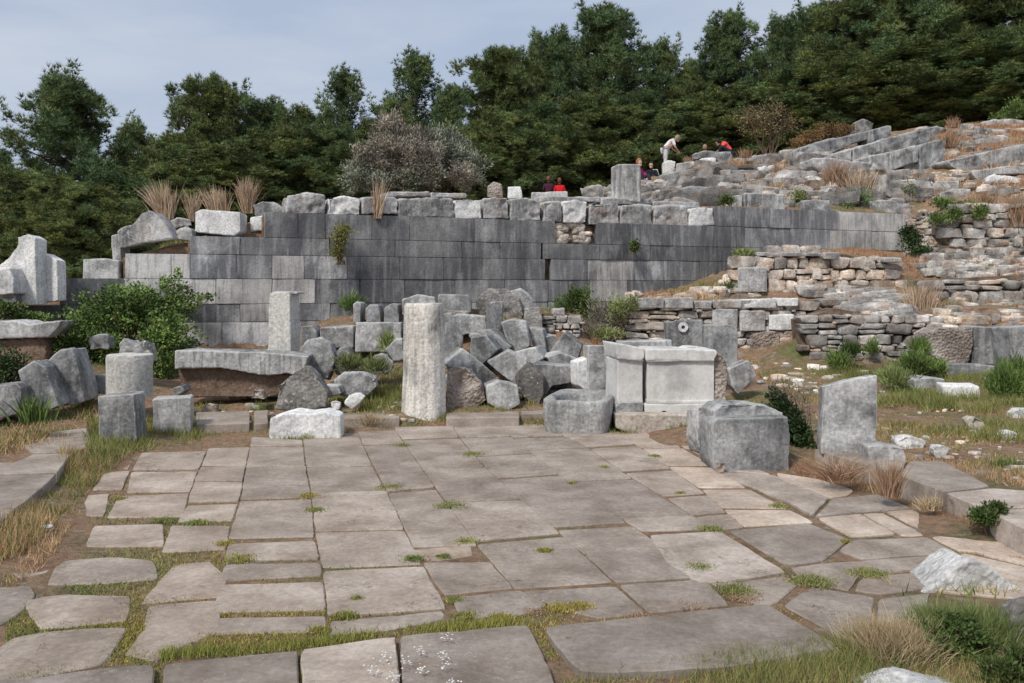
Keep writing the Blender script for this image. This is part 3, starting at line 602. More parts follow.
# trough
def trough():
    b = P(582, 424, 10.38); b.z = 0.0
    root = empty('stone_trough', b, R(-14), 'hollowed grey stone trough with rounded corners at the left foot of the altar', 'trough')
    def ring(a, bb, z, p=5, dx=0, dy=0):
        r = []
        for k in range(72):
            t = 2 * math.pi * k / 72; c, s_ = math.cos(t), math.sin(t)
            r.append((dx + a * abs(c) ** (2 / p) * (1 if c > 0 else -1), dy + bb * abs(s_) ** (2 / p) * (1 if s_ > 0 else -1), z))
        return r
    H = .365; rings = []
    for k in range(16): z = -.05 + (H + .03) * k / 15; rings.append(ring(.345 + .035 * math.sin(min(1, (z + .05) / .3) * 1.5), .58 + .035 * math.sin(min(1, (z + .05) / .3) * 1.5), z))
    rings.append(ring(.372, .607, H)); rings.append(ring(.35, .585, H + .006)); rings.append(ring(.325, .555, H + .004)); rings.append(ring(.285, .515, H - .006, 2.8))
    for k in range(1, 9): rings.append(ring(.28 - .008 * k, .51 - .01 * k, H - .035 * k, 2.7))
    rings.append(ring(.08, .12, H - .29, 2)); rings.append(ring(.001, .001, H - .295, 2))
    vs = [p for r in rings for p in r]; fs = []
    for i in range(len(rings) - 1):
        for k in range(72): j = (k + 1) % 72; fs.append((i * 72 + k, i * 72 + j, i * 72 + 72 + j, i * 72 + 72 + k))
    o = np_mesh('basin', vs, fs, stone_mat('trough_marble', (.16, .16, .158), (.31, .31, .30), (.52, .52, .50), streak=.35, bump=.8, bdist=.025, pit=.2), smooth=True, parent=root)
    sub = o.modifiers.new('s', 'SUBSURF'); sub.levels = 1; sub.render_levels = 1
    dg = bpy.context.evaluated_depsgraph_get(); me = bpy.data.meshes.new_from_object(o.evaluated_get(dg)); o.modifiers.clear(); o.data = me
    disp(me, .007, 5, 1.6, .3)
trough()

# altar: plinth, rear slab, corner block, front panel with mouldings, broken end
def altar():
    Y = 10.15; b = P(660, 430, Y); b.z = 0
    root = empty('marble_altar', b, 0, 'large pale marble altar or tomb front with moulded frame beside the trough', 'altar')
    kw = dict(parent=root, wear=1, amp=.006, chip=.6)
    block('plinth', None, [(615, 414), (700, 415), (724, 416), (724, 431), (640, 433), (616, 428)], 'beige', Y=9.95, depth=.75, yaw=2, **{**kw, 'amp': .014, 'wear': 2})
    block('front_panel', None, [(647, 361), (714, 361), (714, 404), (647, 403)], 'panel', Y=10.2, depth=.5, yaw=2, sink=0, **{**kw, 'amp': .004})
    block('upper_moulding', None, [(646, 349), (716, 350), (718, 354), (715, 358), (715, 361), (646, 361), (646, 356)], 'panel', Y=10.165, depth=.62, yaw=2, sink=0, **{**kw, 'amp': .009})
    block('upper_fillet', None, [(646.5, 355.5), (715, 356), (715, 362.5), (646.5, 362)], 'panel', Y=10.17, depth=.3, yaw=2, sink=0, **kw)
    block('lower_moulding', None, [(645, 404), (700, 404), (716, 405), (716, 416), (672, 416), (664, 411), (658, 415), (645, 414)], 'panel', Y=10.15, depth=.6, yaw=2, sink=0, **{**kw, 'amp': .009})
    block('lower_fillet', None, [(646.5, 400), (715, 400.5), (715, 405), (646.5, 404.5)], 'panel', Y=10.165, depth=.3, yaw=2, sink=0, **kw)
    block('corner_block', None, [(618, 358), (643.5, 360), (643.5, 406), (617, 406)], 'panel', Y=10.17, depth=.55, yaw=9, sink=0, **kw)
    block('corner_cornice', None, [(615, 343), (644, 348), (644, 358), (641, 361), (618, 359)], 'panel', Y=10.14, depth=.6, yaw=9, sink=0, **{**kw, 'amp': .01})
    block('corner_base', None, [(615, 413), (616, 405), (619, 402), (643.5, 402), (643.5, 414), (620, 416)], 'grey', Y=10.13, depth=.6, yaw=9, sink=0, **{**kw, 'amp': .008})
    block('rear_slab', None, [(588, 345), (604, 345), (621, 346), (621, 412), (588, 412)], 'grey', Y=11.1, depth=.3, yaw=10, **{**kw, 'amp': .008})
    block('side_slab', None, [(577, 362), (591, 357), (591, 390), (578, 386)], 'white', Y=11.1, depth=.3, yaw=14, **kw)
    block('top_ledge', None, [(618, 341.5), (672, 340), (673, 349), (618, 349)], 'grey', Y=11.0, depth=.3, yaw=2, sink=0, **kw)
    block('broken_end', None, [(716, 352), (722, 355), (727, 362), (728, 385), (726, 396), (730, 414), (712, 415), (713, 360)], 'brown', Y=10.22, depth=.5, yaw=-8, sink=0, **{**kw, 'amp': .03})
    block('roof_fragment', None, [(680, 350), (688, 346), (705, 347), (716, 350), (720, 354), (700, 354)], 'white', Y=10.4, depth=.35, yaw=2, sink=0, **{**kw, 'amp': .02})
altar()

# big squared block in front right with its raised top
rb = empty('carved_block', P(752, 470, 7.85), 0, 'big dark grey squared block with a broken pale cap standing on the paving at right', 'stone block'); rb.location.z = 0
block('body', None, [(716, 419), (788, 417), (791, 440), (789, 468), (770, 472), (718, 473), (713, 464), (713, 424)], 'dark', Y=7.86, depth=.45, yaw=4, wear=2, amp=.014, parent=rb, taper=1.0)
block('raised_cap', None, [(714, 411), (722, 405), (740, 403), (758, 404), (774, 408), (783, 413), (783, 420), (714, 420)], 'grey', Y=8.0, depth=.36, yaw=10, wear=2, amp=.03, parent=rb, sink=0)
boulder('half_round_block', 'upright rough edged block with rounded side tucked behind the left of the big dark block', [(698, 408), (706, 404), (716, 408), (716, 452), (702, 449), (697, 440)], 'grey', Y=8.6, depth=.3, yaw=15, amp=.015, wear=3)
boulder('dark_cobble', 'small dark cobble between the altar plinth and the half round block', [(692, 432), (697, 430), (701, 434), (700, 440), (693, 439)], 'dark', Y=9.35, depth=.08)
boulder('dark_cobble', 'small dark brown cobble under the lower left corner of the big dark block', [(716, 463), (724, 462), (727, 467), (724, 472), (716, 471)], 'brown', Y=7.75, depth=.06)
B = block; O = boulder
# ---- right side
B('standing_slab', 'upright pale grey marble slab with slanting top standing on the right kerb', [(823, 386), (850, 380), (878, 375), (877, 440), (868, 452), (845, 453), (821, 448)], 'grey', Y=7.8, depth=.2, yaw=-6, wear=2, amp=.012)
B('flat_stone', 'flat layered stone lying on the kerb at the foot of the standing slab', [(868, 446), (885, 445), (906, 448), (908, 460), (885, 460), (869, 459)], 'hill', Y=7.5, depth=.25, wear=3, amp=.02)
O('white_rock', 'pitted white rock on the soil just right of the flat layered stone', [(897, 441), (905, 436), (917, 437), (926, 442), (922, 450), (900, 449)], 'whiterock', depth=.2, amp=.05)
O('white_rock', 'small bright white rock beside a green tuft above the right kerb', [(932, 449), (937, 444), (945, 445), (949, 451), (943, 458), (934, 456)], 'whiterock', depth=.15)
O('white_rock', 'flat white rock lying in grass near the right edge', [(1000, 435), (1008, 431), (1018, 434), (1017, 439), (1004, 440)], 'whiterock', depth=.15)
O('grey_rock', 'rounded grey rock half sunk in grass in front of the square white block', [(969, 420), (975, 416), (984, 420), (986, 428), (975, 431)], 'beige', depth=.2)
O('white_rock', 'whitish rock cut by the right edge of the photo above the flat white rock', [(1011, 412), (1022, 408), (1040, 410), (1040, 418), (1012, 417)], 'white', depth=.2)
B('square_block', 'square whitish block with grey side sitting in the grass below the right wall', [(942, 385), (980, 386), (983, 408), (943, 408)], 'white', Y=11.0, depth=.5, yaw=-16, wear=2, amp=.01)
B('lying_slab', 'low grey slab lying just behind the left of the square whitish block', [(914, 379), (930, 377), (944, 379), (944, 392), (916, 392)], 'grey', Y=11.7, depth=.4, wear=2)
B('massive_block', 'massive brown weathered block set in the right wall', [(926, 333), (938, 328), (973, 328), (972, 352), (968, 362), (945, 362), (924, 350)], 'brown', Y=12.9, depth=.5, wear=3, amp=.025)
B('framed_block', 'tall grey block with a pale recessed strip right of the massive brown block', [(974, 326), (999, 327), (999, 362), (974, 362)], 'grey', Y=12.9, depth=.5, wear=2)
B('base_block', 'long dark block lying under the massive brown block', [(947, 364), (975, 364), (996, 366), (996, 384), (960, 383), (947, 379)], 'dark', Y=12.7, depth=.5, wear=3)
O('pale_stone', 'pale stone wedged at the right end of the long dark base block', [(978, 379), (990, 376), (995, 381), (992, 385), (980, 385)], 'white', Y=12.4, depth=.2)
O('pale_stone', 'small rounded stone wedged left of the long dark base block', [(931, 366), (938, 364), (946, 367), (945, 373), (934, 373)], 'grey', Y=12.7, depth=.25)
B('dark_upright_block', 'dark upright slab cut off by the right edge of the photo', [(1009, 327), (1040, 324), (1040, 374), (1012, 372)], 'dark', Y=12.4, depth=.5, wear=2)
B('notched_slab', 'dark upright slab with a round pale ring mark behind the altar', [(666, 321), (703, 320), (703, 360), (667, 362)], 'dark', Y=12.6, depth=.25, wear=1, amp=.004)
# the round mark on it
p = P(683, 327, 12.57); ring = []
for k in range(40):
    a = 2 * math.pi * k / 40; ring += [(math.cos(a) * r_, -.012, math.sin(a) * r_) for r_ in (.026, .07)]
o = np_mesh('ring_mark', ring, [(2 * k, 2 * k + 1, (2 * k + 3) % 80, (2 * k + 2) % 80) for k in range(40)], M['white'])
RINGMARK = o
B('dark_slab', 'plain dark rectangular slab leaning right of the slab with the ring mark', [(704, 324), (735, 325), (738, 330), (738, 375), (704, 372)], 'dark', Y=12.2, depth=.22, wear=2, amp=.005)
B('tilted_block', 'small grey block tilted on its corner behind the right end of the altar', [(728, 369), (748, 360), (751, 363), (757, 376), (738, 391), (731, 386)], 'grey', Y=11.5, depth=.3, wear=2, amp=.008)
# ---- left side
B('square_stub', 'cracked grey square block standing on grass at the left corner of the floor', [(97, 396), (134, 394), (137, 446), (99, 446)], 'grey', Y=8.95, depth=.34, yaw=4, wear=2, amp=.01)
B('square_stub', 'streaked grey block with pale top right of the cracked square block', [(152, 399), (191, 397), (192, 436), (154, 437)], 'streak', Y=9.6, depth=.36, yaw=14, wear=2, amp=.01)
lathe_obj('fluted_stub', 'brownish round fluted column stub behind the two square blocks', 130, 388, 10.4, [(0, -.1), (.25, -.1), (.25, .35), (.245, .385), (.23, .392), (0, .395)], M['pillar'], 'column stub', amp=.012, seed=9)
B('leaning_block', 'large dark block leaning to the left in the grass', [(46, 362), (60, 350), (72, 349), (80, 375), (85, 398), (64, 402), (52, 385)], 'dark', Y=10.2, depth=.6, wear=2, amp=.02, yaw=10)
B('leaning_block', 'narrow dark slab leaning against the large tilted dark block', [(18, 371), (34, 361), (45, 367), (60, 402), (44, 408), (28, 402)], 'dark', Y=9.8, depth=.45, wear=2, amp=.02, yaw=10)
B('fallen_block', 'dark low block cut off by the left edge of the photo', [(-20, 388), (16, 383), (21, 388), (20, 413), (-20, 419)], 'dark', Y=9.6, depth=.5, wear=3, amp=.02)
B('bench_slab', 'long worn slab lying across dark supports at the left edge', [(-30, 322), (14, 320), (30, 325), (62, 320), (58, 328), (48, 337), (-30, 340)], 'grey', Y=12.6, depth=.6, wear=3, amp=.02, sink=0)
B('supporting_block', 'brown stone block carrying the long worn slab at the left edge', [(-20, 340), (46, 338), (44, 376), (-20, 380)], 'earthy', Y=12.7, depth=.5, wear=3, amp=.03)
O('small_block', 'small grey block poking out of the bramble bush', [(86, 335), (108, 334), (109, 346), (88, 347)], 'dark', Y=12.5, depth=.3, wear=3)
O('rough_rock', 'pale lichen rock with two humps in front of the bramble bush', [(118, 344), (124, 337), (136, 346), (146, 341), (152, 350), (152, 360), (118, 360)], 'lichen', Y=12.1, depth=.4)
O('low_rock', 'dark low rock between the leaning block and the fluted stub', [(86, 378), (94, 374), (106, 376), (107, 390), (86, 390)], 'dark', Y=10.9, depth=.4)
B('rear_slab_fragment', 'pointed grey slab fragment leaning against the foot of the ashlar wall', [(170, 352), (190, 336), (196, 338), (192, 358), (172, 358)], 'grey', Y=14.0, depth=.15, wear=2)
fb = empty('fallen_beam', P(240, 392, 11.45), 0, 'long fallen marble beam with brown broken underside lying behind the floor at left', 'stone beam')
B('upper_face', None, [(174, 350), (262, 352), (309, 356), (302, 375), (285, 374), (268, 376), (240, 372), (220, 368), (174, 369)], 'streak', Y=11.4, depth=.55, yaw=3, wear=2, amp=.014, parent=fb, sink=0)
B('broken_underside', None, [(176, 367), (220, 366), (240, 370), (268, 374), (300, 373), (292, 390), (270, 394), (182, 394)], 'earthy', Y=11.52, depth=.42, yaw=3, wear=3, amp=.03, parent=fb)
B('flat_stone', 'flat pale stone on the grass between the fallen beam and the streaked block', [(172, 388), (182, 385), (184, 391), (175, 394)], 'grey', Y=10.6, depth=.3, wear=3)
O('pale_rock', 'pale upright rock in front of the fallen beam', [(228, 402), (230, 388), (237, 383), (244, 387), (249, 402)], 'beige', depth=.22)
O('pale_rock', 'brown low rock under the right part of the fallen beam', [(249, 396), (252, 388), (262, 389), (266, 396)], 'brown', Y=11.2, depth=.2)
O('pale_rock', 'flat stained rock lying on bare soil left of the upright pale rock', [(201, 408), (206, 403), (217, 404), (219, 411), (204, 412)], 'beige', depth=.2)
B('white_block', 'low white topped weathered block on the back edge of the floor', [(270, 418), (290, 413), (310, 415), (325, 412), (341, 416), (342, 438), (300, 441), (269, 440)], 'white', Y=9.55, depth=.42, yaw=3, wear=4, amp=.018, chip=1.0)
O('porous_rock', 'brown grey porous rock behind the low white block', [(275, 405), (277, 386), (293, 372), (307, 366), (318, 378), (328, 392), (326, 404), (300, 408)], 'porous', Y=10.6, depth=.45)
O('spotted_boulder', 'dark boulder covered in white lichen right of the pillar stump', [(298, 352), (308, 340), (320, 337), (331, 343), (336, 360), (328, 376), (310, 372)], 'lichen', Y=11.9, depth=.5)
O('spotted_boulder', 'smaller white spotted boulder to the right of the large lichen boulder', [(333, 358), (340, 349), (349, 347), (353, 358), (353, 370), (336, 371)], 'lichen', Y=12.0, depth=.35)
O('flat_boulder', 'flat grey boulder with a pale top on the grass left of the tall column', [(334, 380), (344, 373), (362, 372), (376, 378), (378, 386), (368, 391), (338, 391)], 'grey', Y=11.3, depth=.4)
B('flat_slab', 'flat bluish slab lying beside the porous rock', [(322, 386), (338, 386), (341, 394), (323, 396)], 'grey', Y=11.0, depth=.4, wear=2, sink=.05)
O('white_rock', 'white rock on the grass in front of the flat grey boulder', [(345, 403), (348, 394), (358, 393), (366, 396), (361, 403), (352, 406)], 'white', Y=10.7, depth=.25)
O('white_rock', 'small white rock left of the white rock near the column', [(329, 402), (335, 400), (342, 402), (340, 406), (331, 406)], 'white', Y=10.6, depth=.15)
O('grey_rock', 'rounded grey rock under the squared blocks left of the tall column', [(362, 364), (375, 354), (388, 353), (394, 362), (390, 370), (368, 371)], 'grey', Y=12.2, depth=.4)
B('tilted_slab', 'triangular grey slab fragment tilted next to the tall column', [(385, 350), (396, 339), (402, 338), (404, 356), (394, 358)], 'grey', Y=12.2, depth=.2, wear=2)
# ---- low wall of loose blocks in the middle
for nm, lb, q, mt, Y in [
 ('squared_block', 'squared grey block in the row behind the lichen boulders', [(319, 327), (353, 326), (354, 345), (320, 345)], 'grey', 13.3),
 ('squared_block', 'largest cracked squared block of the row left of the tall column', [(355, 322), (401, 322), (401, 349), (355, 349)], 'grey', 13.2),
 ('small_upright_block', 'small pale upright block on top of the row, leftmost of the small ones', [(353, 304), (357, 301), (361, 303), (361, 320), (353, 320)], 'grey', 13.5),
 ('rounded_block', 'rounded dark block on the row between the small upright block and its twin', [(366, 308), (371, 304), (379, 305), (381, 320), (366, 320)], 'dark', 13.5),
 ('rounded_block', 'rounded dark block on the row touching the tall column', [(384, 308), (390, 303), (398, 304), (400, 320), (383, 320)], 'dark', 13.5),
 ('flat_block', 'flat grey block seen just above the tall column top', [(402, 299), (418, 294), (435, 297), (436, 312), (402, 312)], 'grey', 13.6),
 ('squared_block', 'dark squared block right of the top of the tall column', [(438, 294), (468, 294), (472, 300), (471, 310), (438, 310)], 'dark', 13.6),
 ('squared_block', 'grey block below the dark squared block beside the column', [(441, 318), (460, 314), (486, 316), (487, 330), (443, 336)], 'grey', 13.3),
 ('thin_slab', 'thin dark slab under the dark squared block beside the column', [(438, 311), (470, 311), (468, 315), (440, 316)], 'brown', 13.5),
 ('spotted_block', 'small upright block with white lichen spots above the heap', [(486, 303), (500, 301), (504, 303), (502, 328), (486, 326)], 'lichen', 13.2),
 ('squared_block', 'brownish grey block at the left end of the stub wall', [(524, 308), (541, 307), (543, 320), (542, 334), (525, 334)], 'porous', 13.6),
 ('dark_rock', 'dark block in shadow between the pillar stump and the row', [(300, 326), (312, 325), (317, 332), (316, 346), (301, 346)], 'dark', 13.2),
 ('low_block', 'low dark block under the gap beside the column', [(404, 330), (438, 328), (440, 350), (404, 350)], 'grey', 13.3)]:
    B(nm, lb, q, mt, Y=Y, depth=.45, wear=3, amp=.015)
O('rounded_rock', 'big rounded brownish rock at the foot of the ashlar wall above the heap', [(476, 300), (488, 290), (505, 288), (520, 296), (524, 315), (520, 330), (480, 325)], 'porous', Y=14.0, depth=.5)
O('rounded_rock', 'grey hump of rock in front of the wall right of the brownish rock', [(508, 292), (520, 288), (532, 298), (534, 312), (512, 318)], 'grey', Y=14.2, depth=.4)
# ---- the heap of fallen blocks
for nm, lb, q, mt, Y, kw in [
 ('fallen_block', 'leaning grey slab immediately right of the tall column, top left of the heap', [(441, 314), (452, 312), (463, 337), (461, 352), (444, 362)], 'dark', 12.3, {}),
 ('fallen_block', 'grey squared block tipped on edge in the upper left of the heap', [(471, 337), (486, 335), (498, 350), (481, 362), (469, 352)], 'dark', 11.9, {}),
 ('fallen_block', 'long dark block slanting down behind the porous brown rock', [(445, 364), (463, 348), (498, 376), (490, 388), (471, 381)], 'grey', 11.5, {}),
 ('fallen_block', 'large pale faced block in the centre of the heap', [(486, 362), (508, 350), (528, 359), (522, 386), (503, 376)], 'grey', 11.45, {}),
 ('fallen_block', 'rough pointed block standing on its tip at the middle of the heap', [(514, 376), (528, 362), (544, 378), (544, 395), (537, 404), (518, 393)], 'porous', 11.2, {}),
 ('fallen_block', 'squat grey block at the front foot of the heap', [(487, 386), (500, 381), (518, 385), (520, 404), (504, 409), (488, 403)], 'grey', 10.95, {}),
 ('carved_fragment', 'upright carved fragment with a pale moulding at the top of the heap', [(500, 322), (512, 319), (526, 321), (530, 346), (515, 351), (508, 342)], 'grey', 12.5, {}),
 ('fallen_block', 'dark slab sloping right below the carved fragment', [(472, 331), (490, 329), (512, 347), (502, 351), (490, 338)], 'dark', 12.3, {}),
 ('fallen_block', 'grey wedge showing between the central block and the carved fragment', [(512, 352), (535, 347), (544, 359), (530, 362)], 'grey', 12.0, {}),
 ('fallen_block', 'dark block behind the carved fragment on its right', [(528, 327), (543, 329), (548, 353), (535, 350)], 'dark', 12.7, {}),
 ('fallen_block', 'peaked block at the upper right of the heap', [(548, 353), (565, 331), (582, 346), (577, 358), (551, 358)], 'dark', 12.4, {}),
 ('fallen_block', 'thin pale topped slab in the right part of the heap', [(547, 357), (561, 352), (577, 358), (575, 367), (551, 364)], 'grey', 11.9, {}),
 ('fallen_block', 'wide dark block at the right of the heap above the trough', [(532, 363), (574, 366), (578, 382), (552, 386), (545, 392), (535, 378)], 'dark', 11.5, {}),
 ('fallen_block', 'pale grey block behind the wide dark block and the peaked block', [(545, 336), (556, 334), (560, 350), (547, 354)], 'grey', 12.8, {})]:
    B(nm, lb, q, mt, Y=Y, depth=.48, wear=3, amp=.013, yaw=random.uniform(-18, 18), group='fallen blocks in the heap right of the tall column', **kw)
O('conglomerate_rock', 'porous pinkish brown rock touching the right foot of the tall column', [(446, 368), (458, 366), (470, 368), (482, 384), (487, 400), (474, 409), (446, 409)], 'brown', Y=10.95, depth=.5, amp=.05)
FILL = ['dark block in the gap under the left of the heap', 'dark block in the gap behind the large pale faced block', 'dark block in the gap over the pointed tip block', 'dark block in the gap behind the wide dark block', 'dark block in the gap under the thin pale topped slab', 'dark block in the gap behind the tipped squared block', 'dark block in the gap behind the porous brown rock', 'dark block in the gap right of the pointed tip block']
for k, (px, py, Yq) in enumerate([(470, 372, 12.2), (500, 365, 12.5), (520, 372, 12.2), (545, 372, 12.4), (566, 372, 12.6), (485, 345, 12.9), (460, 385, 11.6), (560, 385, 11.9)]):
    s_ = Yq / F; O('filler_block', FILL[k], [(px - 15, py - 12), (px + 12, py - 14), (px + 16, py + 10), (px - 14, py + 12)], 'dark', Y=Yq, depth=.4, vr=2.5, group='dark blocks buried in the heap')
# ---- stones above and left of the big wall
B('gable_stone', 'triangular gable shaped stone resting tilted on the left end of the wall', [(117, 231), (124, 226), (133, 224), (140, 214), (150, 210), (159, 216), (165, 224), (173, 238), (140, 243), (120, 248)], 'hill', Y=15.7, depth=.5, wear=2, amp=.02, sink=0)
B('prop_stone', 'narrow grey stone propping up the left side of the gable stone', [(111, 235), (119, 234), (122, 262), (112, 259)], 'grey', Y=15.8, depth=.4)
B('white_top_block', 'clean white squared block perched on the ashlar wall at left', [(195, 212), (201, 209), (240, 212), (240, 232), (234, 236), (195, 232)], 'white', Y=16.05, depth=.5, wear=1, amp=.006, sink=0)
O('small_rock', 'small rounded rock between the gable stone and the clean white block', [(176, 231), (184, 226), (192, 229), (192, 237), (177, 237)], 'grey', Y=16.0, depth=.3)
O('small_rock', 'flat rock behind dry grass just right of the gable stone', [(166, 222), (178, 217), (190, 219), (192, 226), (168, 228)], 'grey', Y=17.2, depth=.3)
O('dark_boulder', 'dark rounded boulder left of the first coping block', [(253, 205), (262, 201), (275, 203), (284, 209), (281, 215), (255, 215)], 'dark', Y=17.5, depth=.4)
B('small_block', 'small white streaked block at the left end of the smooth upper course', [(250, 217), (264, 215), (266, 228), (250, 229)], 'white', Y=16.5, depth=.4)
B('grey_block', 'grey block standing on the lower left end of the wall beside the gable stone', [(82, 259), (104, 258), (119, 260), (119, 279), (82, 279)], 'grey', Y=15.4, depth=.4)
B('broken_upright_stone', 'tall broken upright white stone with curved shoulder at the left edge', [(-5, 268), (8, 258), (17, 246), (18, 237), (28, 234), (35, 238), (37, 302), (-5, 302)], 'white', Y=14.3, depth=.3, wear=1, amp=.01, yaw=-10)
B('upright_slab', 'narrow upright slab leaning behind the tall broken white stone', [(36, 254), (44, 253), (57, 260), (58, 298), (37, 300)], 'white', Y=14.5, depth=.22, wear=1, amp=.008, yaw=-15)
B('left_edge_block', 'low pale block cut by the left edge in front of the tall broken stone', [(-15, 268), (9, 267), (14, 280), (14, 291), (-15, 292)], 'white', Y=13.9, depth=.4, wear=3)
O('dark_rock', 'dark rock carrying the low pale block at the left edge', [(-20, 290), (14, 290), (17, 303), (-20, 306)], 'dark', Y=13.95, depth=.4)
B('standing_block', 'tall square block standing upright on top of the wall', [(611, 167), (618, 164), (640, 164), (641, 168), (641, 202), (611, 201)], 'streak', Y=19.4, depth=.6, yaw=-6, wear=2, amp=.01, sink=0)
B('small_cube_stone', 'small square stone on top of the wall left of the seated couple', [(508, 187), (521, 186), (523, 196), (508, 197)], 'white', Y=18.7, depth=.3, wear=2)
B('small_cube_stone', 'rounded brown stone above the coping behind the grey shrub', [(487, 186), (494, 181), (502, 184), (503, 196), (487, 195)], 'brown', Y=19.2, depth=.4, wear=3)
B('low_top_slab', 'low long slab on the wall top in front of the seated couple', [(531, 192), (568, 191), (568, 198), (531, 199)], 'grey', Y=18.9, depth=.4)
# ---- the hillside of tumbled blocks
HILL = [
 ('flat dark boulder under the person in the coral shirt', [(691, 154), (708, 150), (732, 151), (733, 161), (721, 163), (716, 158), (692, 160)], 'dark', 1),
 ('pale rounded boulder just below the dark boulder of the coral shirted person', [(695, 166), (699, 159), (707, 157), (716, 158), (718, 167)], 'white', 1),
 ('pale square stone at the feet of the woman in white', [(662, 163), (668, 160), (676, 161), (675, 170), (663, 173)], 'white', 0),
 ('grey slab right of the stone at the feet of the woman in white', [(676, 163), (695, 161), (695, 166), (676, 171)], 'grey', 0),
 ('thin dark slab two steps below the woman in white', [(660, 175), (692, 168), (691, 174), (660, 181)], 'dark', 0),
 ('grey block behind the right side of the tall square block', [(646, 182), (660, 181), (685, 179), (684, 190), (648, 190)], 'grey', 0),
 ('pale squared block in the middle of the slope below the woman', [(686, 179), (707, 178), (707, 187), (686, 187)], 'white', 0),
 ('grey block under the pale rounded boulder', [(703, 171), (731, 169), (732, 179), (705, 181)], 'hill', 0),
 ('dark overhanging block with a shadowed hollow below it', [(731, 170), (750, 170), (752, 178), (734, 178)], 'dark', 0),
 ('thin grey slab under the block beneath the pale boulder', [(707, 180), (737, 180), (738, 186), (708, 186)], 'grey', 0),
 ('dark streaked block left on the second step above the wall', [(676, 190), (691, 186), (708, 187), (708, 195), (678, 196)], 'dark', 0),
 ('squared grey block right on the second step above the wall', [(711, 188), (737, 187), (738, 194), (712, 195)], 'hill', 0),
 ('rounded dark slab right above the coping near the tall square block', [(673, 199), (685, 195), (703, 196), (703, 204), (674, 204)], 'dark', 0),
 ('big streaked squared block resting on the upper course of the wall', [(744, 193), (786, 194), (787, 210), (744, 209)], 'streak', 0),
 ('narrow grey block left of the big streaked squared block', [(729, 196), (743, 195), (743, 208), (731, 208)], 'grey', 0),
 ('long low grey block in the middle of the right slope', [(773, 177), (798, 177), (797, 185), (773, 186)], 'hill', 0),
 ('large grey block at the left foot of the long slabs', [(779, 150), (816, 147), (819, 156), (782, 159)], 'hill', 0),
 ('grey flat boulder right of the dry tuft beside the bare little tree', [(747, 157), (768, 153), (771, 161), (750, 162)], 'grey', 1),
 ('brownish tilted boulder beside the green tuft above the wall', [(790, 187), (803, 183), (815, 189), (803, 195), (794, 195)], 'brown', 1),
 ('small squared dark block on the right part of the wall top', [(803, 200), (831, 199), (831, 211), (804, 211)], 'dark', 0),
 ('pale low rock in the middle of the slope near rusty grass', [(758, 167), (775, 164), (778, 174), (760, 175)], 'white', 1),
 ('cube shaped stone at the very top above the long slabs', [(855, 122), (863, 118), (874, 122), (873, 133), (855, 135)], 'dark', 0),
 ('long slab seen end on with a pale rim low on the right slope', [(884, 182), (909, 179), (933, 182), (932, 191), (913, 190), (887, 188)], 'white', 0),
 ('long flat grey block at the right end of the wall top', [(869, 201), (890, 200), (911, 203), (913, 213), (871, 213)], 'hill', 0),
 ('thin slanting slab left of the slab with the pale rim', [(866, 172), (898, 171), (890, 177), (868, 177)], 'grey', 0),
 ('broad weathered slab under the long slabs at the right edge', [(970, 171), (1005, 166), (1034, 163), (1034, 174), (994, 175), (982, 180)], 'hill', 0),
 ('pale wedge shaped slab near the right edge', [(983, 183), (994, 174), (1017, 177), (1034, 180), (1034, 187), (989, 188)], 'white', 0),
 ('small dark squared block under the pale wedge shaped slab', [(991, 192), (1010, 191), (1010, 201), (992, 202)], 'dark', 0),
 ('grey stones in a row left of the pale wedge shaped slab', [(939, 193), (955, 188), (970, 189), (972, 199), (942, 200)], 'hill', 1),
 ('pale rounded block between the grey row stone and the wedge slab', [(972, 189), (983, 188), (988, 198), (972, 199)], 'white', 1),
 ('grey boulder right of the slab with the pale rim', [(936, 181), (960, 180), (958, 190), (936, 191)], 'grey', 1),
 ('flat pale stone on bare soil near the top right', [(991, 129), (1005, 129), (1008, 133), (994, 135)], 'grey', 0),
 ('highest pale flat stone on the skyline at the right', [(982, 122), (995, 119), (1005, 121), (1004, 126), (983, 126)], 'hill', 0),
 ('brownish boulder beside the left end of the long slabs', [(800, 164), (812, 162), (822, 168), (815, 174), (800, 172)], 'brown', 1),
 ('pale stone in dry grass below the brownish boulder on the slope', [(806, 176), (815, 174), (823, 178), (820, 184), (808, 184)], 'white', 1),
 ('grey stone right above the squared dark wall top block', [(822, 189), (838, 188), (842, 195), (826, 197)], 'grey', 1),
 ('pale stone on the left slope beside the tall square block', [(648, 170), (658, 168), (660, 176), (649, 178)], 'white', 1),
 ('flat stone peeking above the wall top left of the tall square block', [(580, 188), (598, 184), (608, 188), (608, 198), (582, 198)], 'hill', 1),
]
for lb, q, mt, rd in HILL:
    by = max(p[1] for p in q); cxx = sum(p[0] for p in q) / len(q); w_ = max(p[0] for p in q) - min(p[0] for p in q)
    (O if rd else B)('boulder' if rd else 'tumbled_block', lb, q, mt, y0=Yw(cxx) + .4, depth=.55, wear=4 if rd else 3, amp=.05 if rd else .035, big=.8, yaw=random.uniform(-12, 14), sink=.2, taper=.85)
